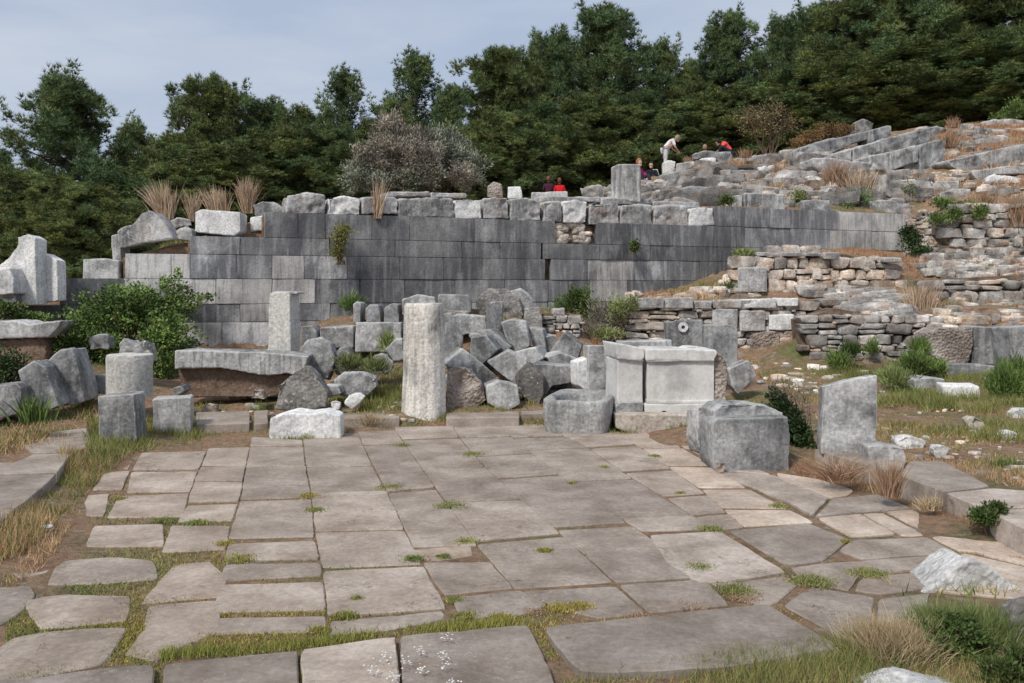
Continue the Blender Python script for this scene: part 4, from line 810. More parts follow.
for nm, lb, q, Yv, mt in [
 ('long_slab', 'left piece of the topmost long slab sloping up the hill', [(800, 148), (818, 142), (853, 134), (871, 129), (871, 139), (853, 144), (818, 152), (800, 154)], 30.5, 'dark'),
 ('long_slab', 'right piece of the topmost long slab ending under the cube stone', [(872, 129), (889, 125), (892, 127), (889, 137), (872, 141)], 30.6, 'dark'),
 ('long_slab', 'short pale left piece of the middle long slab', [(836, 153), (852, 148), (852, 158), (837, 159)], 28.6, 'hill'),
 ('long_slab', 'central piece of the middle long slab', [(853, 148), (881, 140), (881, 150), (853, 158)], 28.8, 'grey'),
 ('long_slab', 'long dark upper piece of the middle long slab', [(882, 139), (937, 125), (941, 128), (937, 139), (882, 150)], 29.5, 'dark'),
 ('long_slab', 'brown left piece of the lowest long slab', [(868, 156), (887, 152), (918, 145), (919, 161), (887, 163), (872, 164)], 26.8, 'streak'),
 ('long_slab', 'dark right piece of the lowest long slab with a pale end', [(919, 145), (943, 138), (947, 142), (942, 159), (919, 161)], 27.2, 'dark'),
 ('long_slab', 'grey weathered slab left below the long slabs', [(813, 158), (835, 158), (869, 163), (869, 170), (840, 171), (814, 166)], 26.0, 'hill'),
 ('long_slab', 'left tapering end of the long broken slab at the right edge', [(947, 160), (964, 157), (990, 151), (990, 164), (972, 168), (948, 164)], 26.5, 'hill'),
 ('long_slab', 'right piece of the long broken slab cut by the photo edge', [(991, 150), (1036, 142), (1036, 161), (991, 165)], 26.7, 'hill')]:
    B(nm, lb, q, mt, Y=Yv, depth=.9, wear=4, amp=.05, big=.7, yaw=12, taper=.9, sink=.3, cat='stone slab')
# ---- foreground right
O('white_boulder', 'bright white angular boulder in the grass at the lower right', [(904, 620), (918, 596), (938, 584), (952, 570), (970, 559), (985, 565), (1000, 576), (1012, 584), (1040, 595), (1040, 622)], 'whiterock', Y=4.75, depth=.35, amp=.03, chip=1, taper=.75, wear=2)
O('white_boulder', 'white flat topped boulder at the bottom edge on the right', [(850, 740), (858, 706), (885, 700), (925, 692), (945, 696), (975, 703), (1010, 712), (1015, 740)], 'whiterock', Y=3.4, depth=.3, amp=.02, wear=3, chip=1)
O('purple_grey_rock', 'dark lichen crusted rock at the right edge beside the green plants', [(1012, 655), (1014, 610), (1022, 600), (1060, 596), (1060, 680), (1014, 672)], 'porous', Y=4.15, depth=.14, amp=.03, wear=3)
O('small_white_stone', 'small white stone in the dry grass left of the floor', [(34, 528), (42, 524), (51, 527), (49, 534), (37, 536)], 'white', Y=5.75, depth=.09)
flush()
dsl = [o for o in col.objects if o.name.startswith('notched_slab')][0]
RINGMARK.parent = dsl; RINGMARK.location = P(683, 327, 12.575) - dsl.location

# ---------------------------------------------------------------- loose rubble over the slope (too many to count)
random.seed(31)
def scatter_px(n, poly, y0=0, fn=None, ymax=60):
    xs = [p[0] for p in poly]; ys = [p[1] for p in poly]; out = []; tries = 0
    while len(out) < n and tries < n * 30:
        tries += 1; a, b = random.uniform(min(xs), max(xs)), random.uniform(min(ys), max(ys))
        if not inpoly(a, b, poly): continue
        Y = hit(a, b, y0)
        if Y > ymax or Y < y0: continue
        x = (a - CX) / F * Y; out.append((x, Y, H1(x, Y), a, b))
    return out
mb = MB()
def pebbles(n, poly, s0, s1, tone, y0=0, flat=.55):
    for x, y, z, a, b in scatter_px(n, poly, y0):
        s_ = random.uniform(s0, s1) * random.choice([.6, .8, 1, 1.3]); an = random.uniform(0, 6.28); ca, sa = math.cos(an), math.sin(an)
        rot = [[ca, -sa, 0], [sa, ca, 0], [0, 0, 1]]
        mb.stone((x, y, z + s_ * .1), (s_ * 1.15, s_ * random.uniform(.55, .9), s_ * flat * random.uniform(.6, 1.2)), p=random.choice([3, 5, 8]), amp=.09, rot=rot, colr=g3(random.uniform(*tone), random.choice([0, .05, .14])), T=T3, freq=4)
pebbles(430, [(600, 190), (650, 165), (700, 150), (780, 150), (860, 135), (945, 130), (1030, 125), (1030, 200), (900, 205), (720, 206)], .06, .24, (.5, 1.35), y0=20)
pebbles(260, [(860, 166), (930, 160), (975, 172), (960, 182), (890, 180)], .05, .14, (.9, 1.5), y0=20)
def slabs(n, poly, s0, s1, tone, y0):
    for x, y, z, a, b in scatter_px(n, poly, y0):
        s_ = random.uniform(s0, s1); an = random.gauss(.15, .3); ca, sa = math.cos(an), math.sin(an); ti = random.gauss(0, .12)
        rot = np.array([[ca, -sa, 0], [sa, ca, 0], [0, 0, 1]]) @ np.array([[math.cos(ti), 0, -math.sin(ti)], [0, 1, 0], [math.sin(ti), 0, math.cos(ti)]])
        t = random.uniform(*tone); mb.stone((x, y, z + s_ * .08), (s_, s_ * random.uniform(.5, .8), s_ * random.uniform(.22, .45)), p=random.choice([7, 10, 16]), amp=.08, rot=rot, colr=np.array([t, t, t * 1.0]), T=T5, freq=2.6, cut=.2)
slabs(64, [(640, 200), (660, 176), (700, 160), (780, 158), (860, 165), (930, 170), (940, 190), (900, 203), (720, 204)], .25, .65, (.45, 1.1), 20)
slabs(26, [(565, 200), (645, 184), (690, 200), (690, 206), (565, 206)], .25, .5, (.5, 1.1), 18.8)
slabs(14, [(960, 122), (1030, 122), (1030, 145), (960, 150)], .2, .5, (.6, 1.2), 20)
slabs(60, [(800, 292), (860, 290), (905, 300), (905, 318), (850, 312)], .12, .28, (.7, 1.5), 13)
slabs(50, [(925, 245), (1030, 268), (1030, 278), (930, 276)], .12, .25, (.7, 1.4), 14)
pebbles(160, [(560, 200), (640, 180), (700, 195), (690, 206), (560, 206)], .08, .2, (.5, 1.2), y0=18.8)
pebbles(300, [(905, 205), (960, 225), (1030, 240), (1030, 275), (930, 280), (905, 250)], .05, .15, (.6, 1.4), y0=14)
pebbles(160, [(850, 292), (930, 300), (1030, 300), (1030, 330), (930, 330), (850, 312)], .04, .14, (.6, 1.6), y0=10)
pebbles(150, [(745, 372), (1030, 385), (1030, 480), (900, 470), (815, 400)], .012, .04, (.8, 1.8), y0=5)
pebbles(60, [(740, 360), (860, 372), (900, 400), (800, 400), (745, 380)], .03, .09, (1.0, 2.3), y0=5)
pebbles(70, [(450, 330), (590, 330), (590, 400), (450, 400)], .04, .12, (.6, 1.2), y0=9)
pebbles(50, [(190, 405), (420, 400), (420, 425), (190, 425)], .02, .05, (1.0, 1.8), y0=5)
pebbles(90, [(620, 300), (720, 290), (735, 270), (745, 296), (640, 302)], .05, .14, (.8, 1.8), y0=13)
o = mb.build('loose_rubble', M['rubble']); o.data.set_sharp_from_angle(angle=R(17)); tag(o, 'loose small stones scattered over the slope and the soil', 'rubble', kind='stuff')
# ---------------------------------------------------------------- foliage builders
def rand_dirs(n, up=0.0):
    d = rng.normal(size=(n, 3)); d[:, 2] += up; return d / np.linalg.norm(d, axis=1, keepdims=True)
def blades(base, d, L, W, cols, sag=None):
    """one triangle per blade: base points, directions, lengths, widths"""
    n = len(base); s = np.cross(d, rng.normal(size=(n, 3))); s /= np.maximum(np.linalg.norm(s, axis=1, keepdims=True), 1e-6); s *= W[:, None] / 2
    v = np.empty((n, 3, 3)); v[:, 0] = base - s; v[:, 1] = base + s; v[:, 2] = base + d * L[:, None]
    return v.reshape(-1, 3), np.arange(n * 3).reshape(n, 3), np.repeat(cols, 3, axis=0)
def leaves(base, d, L, W, cols):
    n = len(base); s = np.cross(d, rng.normal(size=(n, 3))); s /= np.maximum(np.linalg.norm(s, axis=1, keepdims=True), 1e-6); s *= W[:, None] / 2
    m = base + d * L[:, None] * .5; v = np.empty((n, 4, 3)); v[:, 0] = base; v[:, 1] = m + s; v[:, 2] = base + d * L[:, None]; v[:, 3] = m - s
    return v.reshape(-1, 3), np.arange(n * 4).reshape(n, 4), np.repeat(cols, 4, axis=0)
def tubes(segs, n=5):
    """segs: list of polylines [(x,y,z,r), ...] joined into one mesh"""
    V, Fs, o = [], [], 0
    for pl in segs:
        for i, (x, y, z, r) in enumerate(pl):
            a = Vector(pl[max(0, i - 1)][:3]); b = Vector(pl[min(len(pl) - 1, i + 1)][:3]); t = (b - a).normalized()
            u = t.orthogonal().normalized(); w = t.cross(u)
            for k in range(n):
                an = 6.2832 * k / n; q = Vector((x, y, z)) + (u * math.cos(an) + w * math.sin(an)) * r; V.append(q[:])
        for i in range(len(pl) - 1):
            for k in range(n): j = (k + 1) % n; Fs.append((o + i * n + k, o + i * n + j, o + (i + 1) * n + j, o + (i + 1) * n + k))
        o += len(pl) * n
    return V, Fs
def limb(a, b, r0, r1, n=5, wob=.1):
    a, b = Vector(a), Vector(b); L = (b - a).length; pl = []
    for i in range(n + 1):
        t = i / n; q = a.lerp(b, t) + Vector([random.uniform(-1, 1) * wob * L * (0 < i < n) * .5 for _ in range(3)]); q.z += -.15 * L * math.sin(t * 3.14) * .5
        pl.append((q.x, q.y, q.z, r0 + (r1 - r0) * t))
    return pl

# ---------------------------------------------------------------- pines
def pine_meshes(seed, H=10.0, Rm=2.7, z0=1.2, K=95, top='round', dens=1.0, mat='pine'):
    global rng
    random.seed(seed); rng = np.random.default_rng(seed); cl = []; segs = []; K = int(K * 1.35)
    bend = (random.uniform(-.5, .5), random.uniform(-.3, .3))
    def axis_(z): t = z / H; return Vector((bend[0] * math.sin(t * 2.2), bend[1] * t, z))
    segs.append([(*axis_(H * t)[:], max(.03, .2 * (1 - t) ** .8 + .02)) for t in np.linspace(0, .97, 9)])
    for i in range(K):
        t = (i + random.random()) / K; z = z0 + (H - z0) * t
        if top == 'round': pr = Rm * (1 - ((t - .38) / .64) ** 2) ** .5 if t > .38 else Rm * (.72 + .28 * t / .38)
        elif top == 'umbrella': pr = Rm * (1.0 if t > .6 else .45 + .5 * t) * (1 if t < .85 else .8)
        else: pr = Rm * (1 - t) ** .7 * 1.1 + .25
        pr = max(.2, pr) * random.uniform(.45, 1.22); a = i * 2.4 + random.uniform(-.6, .6)
        ax = axis_(z - pr * .25 if z - pr * .25 > .4 else z); c = axis_(z) + Vector((math.cos(a) * pr, math.sin(a) * pr, random.uniform(-.2, .35)))
        cl.append((c, random.uniform(.27, .62) * (1.12 - .3 * t), 1)); segs.append(limb(ax, c, .05 * (1.2 - t) + .012, .012, 4))
        for _q in range(random.choice([1, 1, 2])):
            c2 = axis_(z).lerp(c, random.uniform(.3, .7)) + Vector((random.uniform(-.4, .4), random.uniform(-.4, .4), random.uniform(-.1, .4))); cl.append((c2, random.uniform(.3, .55), 1))
    for k in range(34):     # upright outer shoots
        t = random.uniform(.25, .97); z = z0 + (H - z0) * t; i = random.randrange(K); c0 = cl[min(len(cl) - 1, int(t * len(cl)))][0]; c = c0 + Vector((c0.x * random.uniform(.05, .3), c0.y * random.uniform(.05, .3), random.uniform(.35, .8))); cl.append((c, random.uniform(.2, .34), 2.0)); segs.append(limb(c0, c, .02, .008, 3))
    for k in range(10):      # spiky leaders on the top
        a = random.uniform(0, 6.28); r_ = random.uniform(.1, .7) * Rm * .35; c = axis_(H) + Vector((math.cos(a) * r_, math.sin(a) * r_, random.uniform(-.5, .35))); cl.append((c, .32, 1.5)); segs.append(limb(axis_(H - 1), c, .03, .01, 3))
    B_, D, L, W, C = [], [], [], [], []
    for c, r, st in cl:
        nt = int(80 * dens * (r / .6) ** 1.6)
        tc_ = rand_dirs(nt) * (rng.random((nt, 1)) ** .45) * r * np.array([1, 1, .85 * st]) + np.array(c)
        tone = random.uniform(.65, 1.4); yl = random.uniform(-.12, .12)
        for _ in range(1):
            m = 12; b = np.repeat(tc_, m, 0); out = (b - np.array(c)); d = rand_dirs(nt * m) + np.array([0, 0, 1.0]) + out * 1.2; d /= np.linalg.norm(d, axis=1, keepdims=True)
            B_.append(b); D.append(d); L.append(rng.uniform(.15, .32, nt * m)); W.append(rng.uniform(.022, .04, nt * m))
            tt = np.repeat(rng.uniform(.7, 1.35, nt), m) * tone * np.where(rng.random(nt * m) < .06, 1.6, 1); C.append(np.stack([tt * (1 + yl), tt, tt * (1 - yl)], 1))
    v, f, c_ = blades(np.concatenate(B_), np.concatenate(D), np.concatenate(L), np.concatenate(W), np.concatenate(C))
    return v, f, c_, segs
def new_tree(name, v, f, c_, segs, mat):
    root = empty(name, (0, 0, 0)); np_mesh('crown', v, f, M[mat], c_, root); V, Fs = tubes(segs, 6); np_mesh('trunk', V, Fs, M['bark'], None, root, smooth=True); return root
PROTO = []
for sd_, kw, mt in [(1, dict(top='round', dens=.8), 'pine'), (2, dict(top='round', Rm=2.4, dens=.8), 'pine'), (3, dict(top='umbrella', Rm=2.5, z0=2.5), 'pine_olive'), (4, dict(top='round', Rm=3.2, K=120, z0=.5), 'pine_olive'), (5, dict(top='round', Rm=2.2, K=52, dens=.6), 'pine'), (6, dict(top='round', Rm=2.3, K=65, dens=.75), 'pine_olive')]:
    PROTO.append(new_tree('pine_tree', *pine_meshes(sd_, **kw), mt))
used = set()
def put_tree(k, px, topy, Y, width=None, label='', z=None, rot=None, zb=None):
    x = (px - CX) / F * Y; zt = Z(topy, Y); zg = H1(x, Y) if zb is None else zb; h = (zt - zg) / 10.75; p = PROTO[k]
    if k in used:
        r = p.copy(); col.objects.link(r)
        for ch in p.children: c = ch.copy(); col.objects.link(c); c.parent = r
    else: r = p; used.add(k)
    base = [2.7, 2.5, 2.5, 3.2, 2.1, 2.3][k]; sx = (width * Y / F / 2) / base if width else h
    r.location = (x, Y, zg - .1); r.scale = (sx, sx, h); r.rotation_euler.z = random.uniform(0, 6.28) if rot is None else rot
    tag(r, label, 'pine tree', 'pine trees behind the ruins'); return r
random.seed(99)
TREES = [
 (0, 68, 74, 40, 118, 'broad round topped pine standing tallest at the left edge of the wood'),
 (1, -12, 140, 38, 80, 'pine partly cut off by the left edge of the photo'),
 (5, 132, 118, 46, 66, 'lower pine just right of the tall round topped pine at left'),
 (2, 213, 72, 50, 74, 'pine with a flat umbrella crown rising above its neighbours at left'),
 (0, 262, 97, 52, 80, 'bushy pine right of the umbrella crowned pine'),
 (3, 175, 130, 44, 100, 'wide low pine below the umbrella crowned pine'),
 (5, 310, 104, 50, 70, 'low pine in the dip of the skyline left of the thin pine'),
 (4, 343, 66, 52, 58, 'thin pine with open airy top left of the grey shrub'),
 (4, 418, 49, 50, 66, 'light airy pointed pine right above the grey shrub'),
 (5, 385, 98, 47, 60, 'short pine between the two airy pines'),
 (1, 458, 82, 48, 50, 'small pine left of the gap where the far hill shows'),
 (2, 500, 44, 50, 84, 'pine with a flat spreading top left of the highest pine'),
 (0, 545, 30, 54, 90, 'dark pine whose rounded top stands next to the highest pine'),
 (1, 612, -2, 50, 104, 'highest pine in the middle reaching the top of the photo'),
 (5, 655, 38, 52, 60, 'pine on the right shoulder of the highest pine'),
 (3, 692, 56, 54, 84, 'rounded pine in the dip between the two tall pines'),
 (1, 738, 8, 52, 74, 'pointed tall pine right of the skyline dip'),
 (0, 783, 14, 54, 80, 'broad pine left of the dark stand at right'),
 (1, 826, -4, 50, 84, 'pine at the left of the dark stand above the long slabs'),
 (3, 872, -25, 48, 110, 'big dark pine directly above the cube stone'),
 (0, 925, -60, 46, 130, 'huge dark pine above the end of the long slabs'),
 (3, 985, -80, 45, 140, 'huge dark pine above the bare soil at top right'),
 (1, 1048, -60, 44, 120, 'dark pine cut off by the right edge of the photo'),
]
for k, px, ty, Y, w, lb in TREES: put_tree(k, px, ty, Y, w * 1.12, lb)
FR = [(3, 25, 165, 33, 120), (0, 110, 168, 34, 100), (3, 75, 178, 31, 100), (3, 160, 160, 37, 100), (5, 225, 140, 38, 100), (3, 285, 128, 40, 100), (0, 335, 122, 40, 80), (3, 395, 118, 42, 90), (3, 450, 122, 41, 90), (3, 500, 108, 42, 100), (0, 545, 100, 43, 90), (3, 590, 92, 44, 120), (0, 640, 90, 45, 90), (3, 680, 100, 46, 110), (5, 722, 88, 47, 90), (3, 770, 82, 47, 110), (0, 815, 66, 46, 100), (3, 850, 52, 44, 110), (5, 900, 50, 42, 110), (3, 945, 40, 41, 120), (0, 990, 30, 40, 120), (3, 1035, 40, 39, 120)]
near = ['at the far left edge', 'under the tall round topped pine at left', 'behind the broken upright white stone', 'behind the gable stone', 'behind the clean white block on the wall', 'left of the grey shrub', 'touching the left side of the grey shrub', 'right behind the grey shrub', 'behind the right side of the grey shrub',
 'below the flat spreading pine top', 'behind the couple on the wall', 'behind the tall square block', 'behind the woman in white', 'left of the bare little tree', 'behind the person in the coral shirt', 'behind the bare little tree', 'behind the rusty shrub on the slope', 'behind the left end of the long slabs', 'right of the cube stone', 'behind the end of the long slabs', 'above the bare soil at top right', 'in the top right corner']
for (k, px, ty, Y, w), nm in zip(FR, near): put_tree(k, px, ty, Y, w * 1.2, 'low dense pine ' + nm)
# shrubby undergrowth closing the wood's foot
def bush_mesh(seed, lobes, n, L, W, up=.3, flat=1.0):
    """lobes: (x, y, z, rx, ry, rz) list; leaves fill the lobes' shells"""
    g = np.random.default_rng(seed); B_, D, C = [], [], []
    vol = np.array([l[3] * l[5] for l in lobes]); cnt = (n * vol / vol.sum()).astype(int)
    for l, m in zip(lobes, cnt):
        m = max(m, 4); d = g.normal(size=(m, 3)); d /= np.linalg.norm(d, axis=1, keepdims=True); r = g.random((m, 1)) ** .4
        rg = .78 + .28 * np.sin(d[:, 0] * 4.1 + seed) * np.sin(d[:, 1] * 3.7 + l[0] * 5) + .22 * np.sin(d[:, 2] * 6.3 + seed * 2 + d[:, 0] * 5); far = g.random(m) < .06; rg = np.where(far, rg * 1.25, rg)
        b = np.array(l[:3]) + d * r * rg[:, None] * np.array(l[3:6]) * 1.12; sub = np.sin(b * 9 + seed).sum(1); t = np.clip(1 + .22 * sub, .45, 1.6) * g.uniform(.7, 1.3, m)
        dd = d + g.normal(size=(m, 3)) * .8 + np.array([0, 0, up]); dd /= np.linalg.norm(dd, axis=1, keepdims=True)
        B_.append(b); D.append(dd); C.append(np.stack([t, t, t], 1))
    B_, D, C = map(np.concatenate, (B_, D, C)); n = len(B_)
    return leaves(B_, D, g.uniform(.6, 1.3, n) * L, g.uniform(.7, 1.2, n) * W, C)
def shrub(name, label, base, lobes, n, L, W, mat, seed=1, up=.3, stems=14, sr=.012, cat='shrub', group=None):
    root = empty(name, base, 0, label, cat, group); v, f, c = bush_mesh(seed, lobes, n, L, W, up); np_mesh('foliage', v, f, M[mat], c, root)
    random.seed(seed); segs = []
    for i in range(stems):
        l = random.choice(lobes); e = (l[0] + random.uniform(-.7, .7) * l[3], l[1] + random.uniform(-.7, .7) * l[4], l[2] + random.uniform(-.2, .9) * l[5]); segs.append(limb((random.uniform(-.1, .1), 0, -.05), e, sr, sr * .3, 5, .12))
    V, Fs = tubes(segs, 4); np_mesh('stem', V, Fs, M['stem'], None, root, smooth=True); return root
def px_lobes(base, items):
    """items: (px, py, Y, rx_px, rz_px, ry_m) -> lobes relative to base"""
    r = []
    for px, py, Y, rx, rz, ry in items: q = P(px, py, Y) - Vector(base); s_ = Y / F; r.append((q.x, q.y, q.z, rx * s_, ry, rz * s_))
    return r
def pshrub(name, label, px, py, Y, items, n, L, W, mat, **k):
    b = P(px, py, Y); return shrub(name, label, b, px_lobes(b, [(a, c, Y + dy, rx, rz, ry) for a, c, dy, rx, rz, ry in items]), n, L, W, mat, **k)
pshrub('grey_shrub', 'large leafless pinkish grey shrub behind the middle of the wall', 392, 195, 23, [(385, 152, 0, 24, 24, .7), (368, 168, 0, 22, 22, .6), (400, 160, -.2, 24, 26, .7), (390, 128, .1, 15, 17, .4), (412, 140, .1, 20, 16, .4), (430, 165, -.3, 16, 24, .5), (462, 176, -.3, 16, 14, .4)], 22000, .10, .028, 'greytwig', seed=3, stems=40, up=.8)
pshrub('grey_shrub', 'grey green olive like shrub joined to the right of the pinkish grey shrub', 448, 195, 23.5, [(448, 160, 0, 24, 26, .8), (468, 170, 0, 18, 20, .6), (428, 158, 0, 22, 26, .7), (450, 145, 0, 18, 14, .5), (356, 176, -.8, 17, 18, .5), (415, 178, -.8, 24, 14, .5), (378, 182, -.9, 20, 10, .5), (440, 136, 0, 10, 10, .3)], 18000, .09, .034, 'greyolive', seed=4, stems=30, up=.8)
pshrub('bare_tree', 'small bare looking tree with thin brownish crown at the top of the slope', 768, 158, 38, [(752, 118, 0, 18, 14, .7), (772, 112, 0, 20, 12, .7), (764, 128, 0, 26, 8, .8), (790, 124, 0, 12, 10, .6)], 2600, .12, .04, 'tan', seed=5, stems=12, sr=.05, cat='tree')
pshrub('rust_shrub', 'rust and yellow low shrub on the skyline left of the long slabs', 815, 146, 31.5, [(808, 138, 0, 14, 7, .5), (826, 131, 0, 16, 8, .5), (844, 130, .2, 14, 6, .5), (796, 143, 0, 9, 4, .4)], 3500, .09, .03, 'rusttwig', seed=6)
pshrub('green_shrub', 'bright green shrub on the skyline in the top right corner', 1015, 124, 36, [(1016, 110, 0, 14, 12, .6), (1000, 118, 0, 10, 6, .5)], 1800, .1, .04, 'bush', seed=7)
pshrub('bramble_bush', 'large bramble bush of bright green leaves growing over the left end of the wall', 120, 375, 13.3, [(125, 305, .6, 38, 22, .6), (100, 322, .2, 34, 22, .5), (80, 345, 0, 34, 20, .5), (150, 318, .6, 38, 22, .5), (165, 340, .2, 28, 26, .5), (60, 352, -.2, 18, 16, .4), (105, 350, -.1, 30, 22, .4), (175, 305, .9, 22, 14, .4), (140, 300, .9, 25, 14, .4), (160, 365, -.2, 22, 14, .3)], 26000, .055, .035, 'bush', seed=8, stems=60)
pshrub('climbing_shoot', 'leafy shoots climbing the pale stones above the bramble bush', 175, 310, 15.2, [(168, 285, 0, 8, 10, .15), (182, 290, 0, 10, 7, .15), (196, 297, 0, 14, 4, .15), (178, 275, 0, 4, 7, .1), (210, 297, 0, 8, 3, .1)], 620, .055, .04, 'bush', seed=9, stems=14, cat='plant')
pshrub('dark_shrub', 'small dark green bush at the left edge below the long worn slab', 8, 395, 11.6, [(5, 378, 0, 16, 20, .3), (14, 365, .2, 10, 14, .3), (-8, 360, 0, 10, 20, .3)], 2600, .05, .025, 'darkbush', seed=10)
pshrub('fern_clump', 'green fern like plant at the left edge beside the broken upright stone', 8, 322, 13.6, [(6, 310, 0, 12, 10, .3), (30, 318, .3, 22, 6, .3)], 1400, .06, .03, 'bush', seed=11, cat='plant')
pshrub('green_shrub', 'feathery green shrub growing at the foot of the wall above the heap', 575, 330, 15.8, [(578, 300, 0, 16, 14, .35), (562, 312, 0, 14, 12, .3), (592, 312, 0, 10, 12, .3)], 4600, .07, .018, 'bush', seed=12, up=.9)
pshrub('brushwood', 'tangle of dry brownish brushwood between the stub wall and the rubble wall', 605, 345, 15.0, [(604, 318, 0, 20, 18, .5), (596, 335, -.4, 14, 12, .4), (618, 326, 0, 14, 18, .4)], 3600, .09, .012, 'greytwig', seed=13, up=.7, stems=46)
pshrub('green_shrub', 'pale green weeds over the brushwood left of the rubble wall', 612, 340, 14.7, [(618, 310, 0, 12, 14, .3), (605, 334, -.4, 22, 6, .3), (632, 305, 0, 8, 10, .2)], 2400, .06, .015, 'grass', seed=14, up=1)
pshrub('wall_plant', 'yellowish green plant growing out of the dark wall face', 340, 262, 16.45, [(340, 238, 0, 9, 14, .12), (337, 252, 0, 8, 10, .12), (345, 230, 0, 7, 7, .1)], 1500, .055, .018, 'yellowbush', seed=15, up=.6, cat='plant')
pshrub('wall_plant', 'small bright green plant in the wall right of the broken patch', 635, 252, 18.8, [(635, 246, 0, 5, 6, .1)], 320, .06, .035, 'bush', seed=16, cat='plant', stems=4)
pshrub('green_shrub', 'green shrub at the right end of the ashlar wall', 915, 262, 19.5, [(912, 240, 0, 10, 11, .3), (922, 252, -.3, 10, 8, .3), (907, 232, .1, 7, 6, .2)], 2400, .06, .03, 'darkbush', seed=17)
pshrub('evergreen_shrub', 'dark evergreen shrub squeezed behind the big dark squared block', 800, 465, 8.7, [(795, 432, 0, 16, 22, .25), (805, 448, -.1, 12, 14, .2), (783, 410, .2, 14, 14, .25), (775, 396, .3, 8, 8, .2)], 4200, .045, .026, 'darkbush', seed=18, stems=30)
pshrub('thorn_twigs', 'dry thorny twigs sprouting beside the dark evergreen shrub', 800, 440, 8.9, [(800, 405, 0, 14, 24, .2), (780, 388, 0, 12, 12, .2)], 700, .06, .006, 'greytwig', seed=19, stems=36, sr=.004, up=.7)
for i, (lb, px, py, Y, it, n) in enumerate([
 ('green tuft on the wall top beside the big streaked block', 797, 206, 22.3, [(798, 197, 0, 9, 8, .3), (806, 205, 0, 12, 5, .3)], 1100),
 ('green tuft below the rusty grass on the wall top', 850, 214, 22.5, [(858, 200, .2, 14, 12, .4), (845, 209, 0, 10, 7, .3)], 2000),
 ('round yellow green cushion plant on the dirt ledge at right', 905, 196, 23.5, [(905, 192, 0, 12, 8, .35)], 1300),
 ('small green tuft on the slope above the coping', 724, 204, 20.6, [(727, 200, 0, 8, 5, .25)], 600),
 ('green weeds hanging over the ledge at far right', 942, 208, 20.2, [(943, 204, 0, 12, 6, .25), (960, 208, 0, 12, 5, .2)], 1000),
 ('green creeping plant on the crumbling rubble face at right', 940, 224, 18.9, [(938, 219, -.2, 11, 6, .15), (955, 215, -.2, 8, 8, .15), (980, 212, -.2, 8, 8, .15)], 1100),
 ('yellow green weeds on top of the dry stone wall', 742, 262, 17.4, [(745, 254, 0, 14, 4, .25), (736, 264, -.1, 6, 6, .2)], 800),
 ('green weeds beside the pale squared slab in the dry stone wall', 730, 292, 17.2, [(729, 286, 0, 7, 6, .2)], 420),
 ('grassy tuft growing on the row of blocks left of the tall column', 362, 318, 13.9, [(352, 305, 0, 12, 8, .2)], 620),
 ('green weeds in front of the leaning triangular slab beside the tall column', 345, 372, 11.8, [(350, 365, 0, 14, 8, .2), (376, 368, 0, 14, 7, .2), (388, 345, .6, 8, 10, .2)], 1700),
 ('leafy weeds under the massive brown block', 925, 372, 12.5, [(920, 348, .4, 8, 8, .2), (915, 366, 0, 18, 12, .3), (938, 370, 0, 8, 8, .2)], 2400),
 ('leafy weeds right of the square whitish block', 1005, 400, 11, [(1005, 385, 0, 16, 18, .3), (1018, 372, .2, 12, 12, .3)], 2600),
 ('grey green weeds behind the standing grey slab', 890, 392, 11.6, [(893, 378, 0, 14, 10, .3), (905, 395, 0, 14, 8, .3), (925, 402, -.4, 18, 7, .3)], 2200),
 ('green weeds at the foot of the irregular rubble wall', 838, 372, 13.1, [(838, 362, 0, 12, 10, .25), (850, 352, .3, 10, 8, .2), (872, 350, .6, 5, 9, .1)], 1600),
 ('small bushy plant growing against the right kerb', 985, 520, 5.7, [(984, 516, 0, 13, 8, .1), (996, 512, .05, 9, 9, .1)], 1500)]):
    big = Y > 15; pshrub('weed_clump', lb, px, py, Y, it, int(n * 1.3), .07 if big else .10 if Y > 7 else .03, .026 if big else .012 if Y > 7 else .012, 'bush' if i % 3 else 'grass', seed=40 + i, up=.9 if Y > 15 or Y < 7 else 1.8, stems=8, sr=.006, cat='weeds')
# foreground plants at the lower right
pshrub('leafy_plant', 'lush bright green leafy plant in front of the white boulder at lower right', 945, 668, 3.95, [(950, 645, 0, 34, 22, .12), (925, 655, -.05, 26, 16, .1), (975, 655, 0, 22, 18, .1), (900, 662, -.1, 22, 10, .08), (955, 628, .05, 20, 14, .1)], 9000, .022, .012, 'bush', seed=60, stems=40, sr=.002, cat='plant')
pshrub('leafy_plant', 'dark green trailing leaves in the bottom right corner', 1010, 690, 3.6, [(1005, 674, 0, 22, 14, .1), (1022, 662, .05, 12, 16, .1)], 2600, .024, .008, 'bush', seed=61, stems=30, sr=.002, up=1.0, cat='plant')

